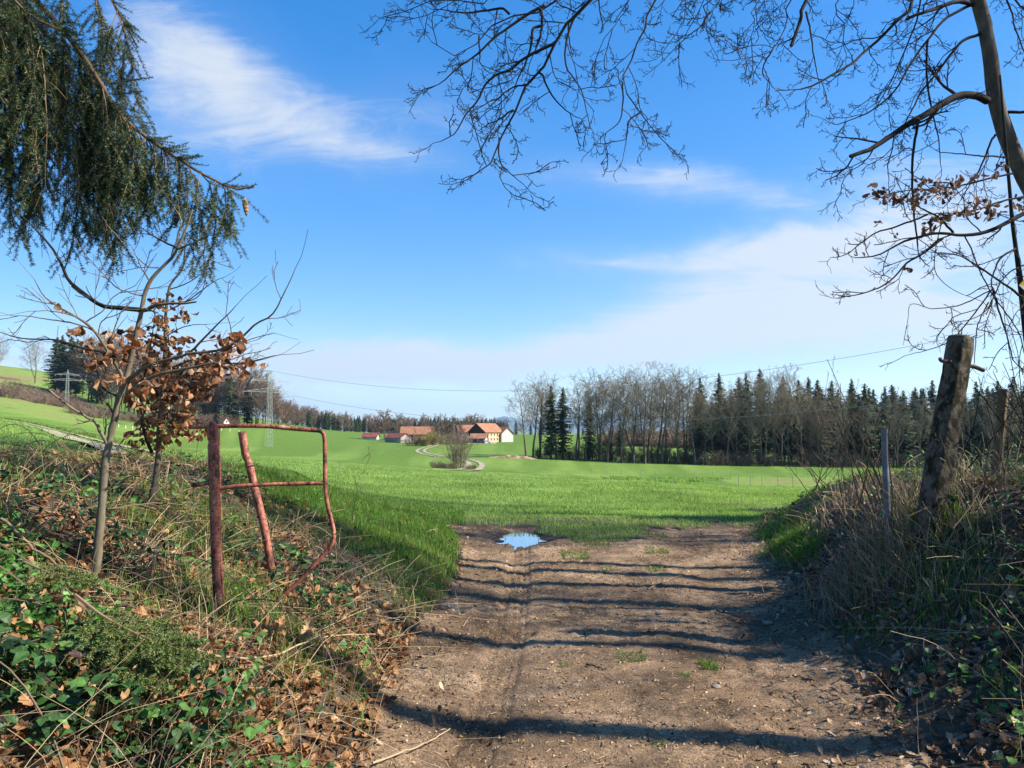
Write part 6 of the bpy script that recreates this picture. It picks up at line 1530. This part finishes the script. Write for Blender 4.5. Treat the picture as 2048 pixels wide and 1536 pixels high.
m_ = rf.rand(len(x)) < dens; x, y = x[m_], y[m_]; k = len(x); blades(mb, x, y, rf.uniform(.05, .2, k), np.maximum(.005, .0006 * y), rf, .85, tint=np.clip(rf.normal(.4, .2, k), 0, 1))
for (cx, cy, r, n) in [(1580, 1085, 22, 900), (1605, 1110, 18, 500), (1560, 1065, 22, 600), (1880, 1180, 50, 500), (1840, 1060, 40, 400)]:
    h = hit(cx, cy, 3, 14); s_ = r / F * h[1]; x, y = rf.normal(h[0], s_, n), rf.normal(h[1], s_ * 2.0, n); blades(mb, x, y, rf.uniform(.08, .24, n), np.full(n, .006), rf, .8, tint=np.clip(rf.normal(.6, .15, n), 0, .8))
stuff(mb, 'verge_grass', m_verge, 'longer mixed green and straw grass on the lane verges')

# tufts growing in the lane
for i, (cx, cy, r, n, h_) in enumerate([(1150, 1112, 26, 420, .10), (1313, 1102, 20, 300, .09), (1310, 1138, 16, 200, .07), (1262, 1316, 24, 220, .06), (1418, 1334, 14, 150, .09), (1368, 1352, 10, 80, .05), (1310, 1070, 22, 320, .09), (1218, 1140, 16, 160, .06), (1128, 1330, 8, 60, .05), (1320, 1492, 12, 70, .04), (1195, 1090, 24, 300, .08)]):
    h = hit(cx, cy, 2, 14); s_ = r / F * h[1]; x, y = h[0] + s_ * np.clip(rf.normal(0, 1, n), -.95, .95), h[1] + s_ * 1.3 * np.clip(rf.normal(0, 1, n), -.95, .95); mb = MB()
    blades(mb, x, y, rf.uniform(.3, 1, n) * h_, np.full(n, .005), rf, 1.0, z=lz(x, y), tint=np.clip(rf.normal(.5, .22, n), 0, 1))
    mb.obj('grass_tuft', m_verge, label='small grass tuft growing out of the bare dirt of the lane', cat='grass tuft', group='grass tufts in the lane')

# stones
m_stone = nat('pale_pebble', [(.13, .105, .075), (.22, .185, .14), (.30, .26, .205)], scale=25, bump=.2, rough=.8)
for i, (cx, cy, wpx) in enumerate([(1150, 1371, 18), (1432, 1373, 20), (1318, 1228, 18), (1535, 1247, 20), (1126, 1214, 12), (1468, 1222, 14), (910, 1208, 12), (1455, 1276, 10), (1420, 1276, 9), (1395, 1203, 9), (1388, 1195, 7), (1088, 1532, 22), (1053, 1453, 14), (1120, 1380, 9), (965, 1335, 8), (1500, 1208, 10), (1240, 1420, 8), (1640, 1400, 12), (1330, 1262, 8), (1560, 1330, 9)]):
    h = hit(cx, cy, 2, 14); r = wpx / F * h[1] / 2; rg = RS(i); nu, nv = 12, 7
    th = np.linspace(0, 2 * math.pi, nu, endpoint=False); ph = np.linspace(.02, math.pi - .02, nv); TH, PH = np.meshgrid(th, ph)
    V = np.stack([np.sin(PH) * np.cos(TH) * r * rg.uniform(.9, 1.2), np.sin(PH) * np.sin(TH) * r * rg.uniform(.7, 1.1), np.cos(PH) * r * rg.uniform(.35, .6)], -1); V *= (1 + .35 * fbm(TH * 1.0 + i, PH * 1.6, 3, i))[..., None]
    mb = MB(); mb.add(V, rows_to_quads(1, nv, nu, True)); o = mb.obj('stone', m_stone, smooth=True, label='pale pebble pressed into the dirt of the lane', cat='stone', group='pebbles in the lane'); z0 = float(lz(np.array([h[0]]), np.array([h[1]]))[0]); o.location = (h[0], h[1], z0 + r * .02); o.rotation_euler[2] = rg.uniform(0, 6)

# sticks that can be told apart
def stick(pts, d, r, label, mat=m_twbark, lift=.02, n=20):
    q = []
    for (a, b) in pts:
        h = hit(a, b, 1.6, 14); h[2] = max(h[2], float(lz(np.array([h[0]]), np.array([h[1]]))[0])) + lift; q.append(h)
    q = smooth_line(q, n); q[1:-1] += RS(int(pts[0][0])).normal(0, r * .4, (n - 2, 3)); V, Q = tubes(q[None], np.linspace(r, r * .45, n)[None], 7); mb = MB(); mb.add(V, Q, tint=.6)
    mb.obj('stick', mat, smooth=True, label=label, cat='stick')
stick([(1800, 1258), (1840, 1236), (1880, 1222), (1915, 1213)], 5, .016, 'thick broken stick lying on the right bank among dead leaves', m_bark, .06)
stick([(1797, 1378), (1815, 1330), (1850, 1300), (1890, 1282)], 4, .005, 'thin bent cane hanging over the edge of the right bank', m_twig, .08)
stick([(320, 1310), (430, 1352), (540, 1352), (640, 1310), (760, 1296)], 3.2, .006, 'long pale curved branch across the lower left bank', m_straw, .10)
stick([(0, 1095), (60, 1150), (130, 1200), (200, 1240)], 3.6, .010, 'pale brown branch slanting down at the left edge', m_twbark, .16)
stick([(1172, 1330), (1195, 1338), (1212, 1342)], 4, .006, 'short dark stick lying across the middle of the lane', m_branch, .006)
stick([(1508, 1190), (1516, 1205), (1530, 1220)], 6, .006, 'small curved stick lying on the right half of the lane', m_twig, .006)
stick([(1432, 1222), (1470, 1232), (1495, 1243)], 6, .007, 'dark curved stick near the pebbles on the right half of the lane', m_branch, .006)
stick([(1295, 1180), (1330, 1165), (1368, 1150)], 8, .007, 'pale straight stick across the far part of the lane', m_twbark, .008)
stick([(1514, 1480), (1522, 1490), (1530, 1503)], 4, .006, 'short brown stick at the bottom right of the lane', m_twig, .006)
stick([(835, 1210), (836, 1250), (820, 1275), (790, 1290)], 5, .008, 'dark root-like branch at the left edge of the lane', m_branch, .03)
stick([(745, 1536), (800, 1515), (860, 1490), (900, 1465)], 3.5, .006, 'pale forked twig at the bottom left of the lane', m_straw, .02)
stick([(205, 1110), (330, 1085), (420, 1100), (520, 1160)], 4.6, .006, 'thin reddish cane arching behind the nearer beech trunk', m_twig, .3)

# upright shoots and thickets on the right bank
SHT = [dict(n=9, wig=.06, up=.03, kids=4, t0=.35, ang=35, ratio=.22, taper=.4, rr=.5, tip=.35, sides=5), dict(n=5, wig=.14, up=.08, rmin=.0016, tip=.6, kids=2, ang=35, ratio=.5), dict(n=3, wig=.1, rmin=.0013, tip=.7)]
def thicket(name, bx, by, shoots, label, mat, seed, spec=SHT, cat='shrub', buds=0):
    b = np.array([bx, by, G(bx, by)]); root = empty(name, b, label=label, cat=cat); po = Poly(); rg = RS(seed); bp = []
    for (x0, y0, x1, y1, r) in shoots:
        a, c = P(x0, y0, by + rg.normal(0, .25)), P(x1, y1, by + rg.normal(0, .35)); L_ = np.linalg.norm(c - a); grow(po, a - b, unit(c - a), L_, r, 0, spec, rg); bp.append((a - b, c - b))
    po.into(MB(), rg).obj('stems', mat, root, smooth=True)
    if buds:
        p = np.array([a + (c - a) * f for a, c in bp for f in rg.uniform(.35, 1.1, buds)]); p += rg.normal(0, .05, p.shape); n = len(p); mb = MB()
        leaves(mb, p, rg.normal(0, 1, (n, 3)) + [0, 0, .6], rg.normal(0, 1, (n, 3)), rg.uniform(.012, .03, n), .6, BEECH, rg, (.1, .5), (-.3, .3)); mb.obj('leaves', m_ivy, root)
    return root
rg = RS(61)
thicket('budding_shrub', 3.0, 6.3, [(1700 + rg.uniform(-10, 90), 1020 + rg.uniform(-15, 15), 1660 + rg.uniform(-20, 110), 740 + rg.uniform(-10, 90), .006) for _ in range(9)], 'shrub of upright brown shoots with tiny green buds left of the concrete post', m_straw if False else m_twig, 1, buds=7)
thicket('dry_shrub', 2.75, 6.6, [(1640 + rg.uniform(-30, 80), 985 + rg.uniform(-15, 25), 1600 + rg.uniform(-60, 110), 880 + rg.uniform(-30, 50), .004) for _ in range(10)], 'low dry brown shrub on the end of the right bank', m_twig, 2)
thicket('bare_shrub', 4.3, 6.9, [(1930 + rg.uniform(-30, 150), 990 + rg.uniform(-40, 40), 1950 + rg.uniform(-60, 160), 760 + rg.uniform(-40, 90), .007) for _ in range(7)], 'dark leafless shrub right of the concrete post', m_branch, 3)
thicket('bramble_thicket', 3.9, 5.6, [(1890 + rg.uniform(-10, 190), 1010 + rg.uniform(-20, 60), 1880 + rg.uniform(-60, 240), 880 + rg.uniform(-50, 60), .004) for _ in range(10)], 'tangled brown bramble thicket at the foot of the concrete post', m_twig, 4)
thicket('brushwood', 4.6, 7.2, [(2120, 930 + 8 * k, 1930 + 5 * k, 765 + 12 * k, .008) for k in range(5)] + [(2150, 850, 1950, 800 + 9 * k, .006) for k in range(4)], 'dark brushwood leaning from the right edge behind the concrete post', m_branch, 5)
thicket('hanging_suckers', 4.35, 6.5, [(2060 + 7 * k, 960, 2000 + 9 * k + rg.uniform(-20, 20), 600 + rg.uniform(-60, 60), .0055) for k in range(6)], 'thin upright suckers round the oak sapling at the right edge', m_branch, 6)
thicket('hawthorn_shrub', 3.9, 9.5, [(1640 + rg.uniform(-20, 120), 965 + rg.uniform(-10, 10), 1650 + rg.uniform(-40, 150), 900 + rg.uniform(-30, 30), .004) for _ in range(14)], 'small leafless shrub at the far end of the right bank', m_twig, 7)
# lone dry weed in front of the meadow at the left
thicket('dry_weed', -1.25, 6.2, [(706, 1040, 730, 900, .0022), (704, 1040, 715, 930, .0016), (690, 1030, 660, 960, .0016)], 'thin dry weed stalk standing right of the gate frame', m_twig, 8, cat='weed')
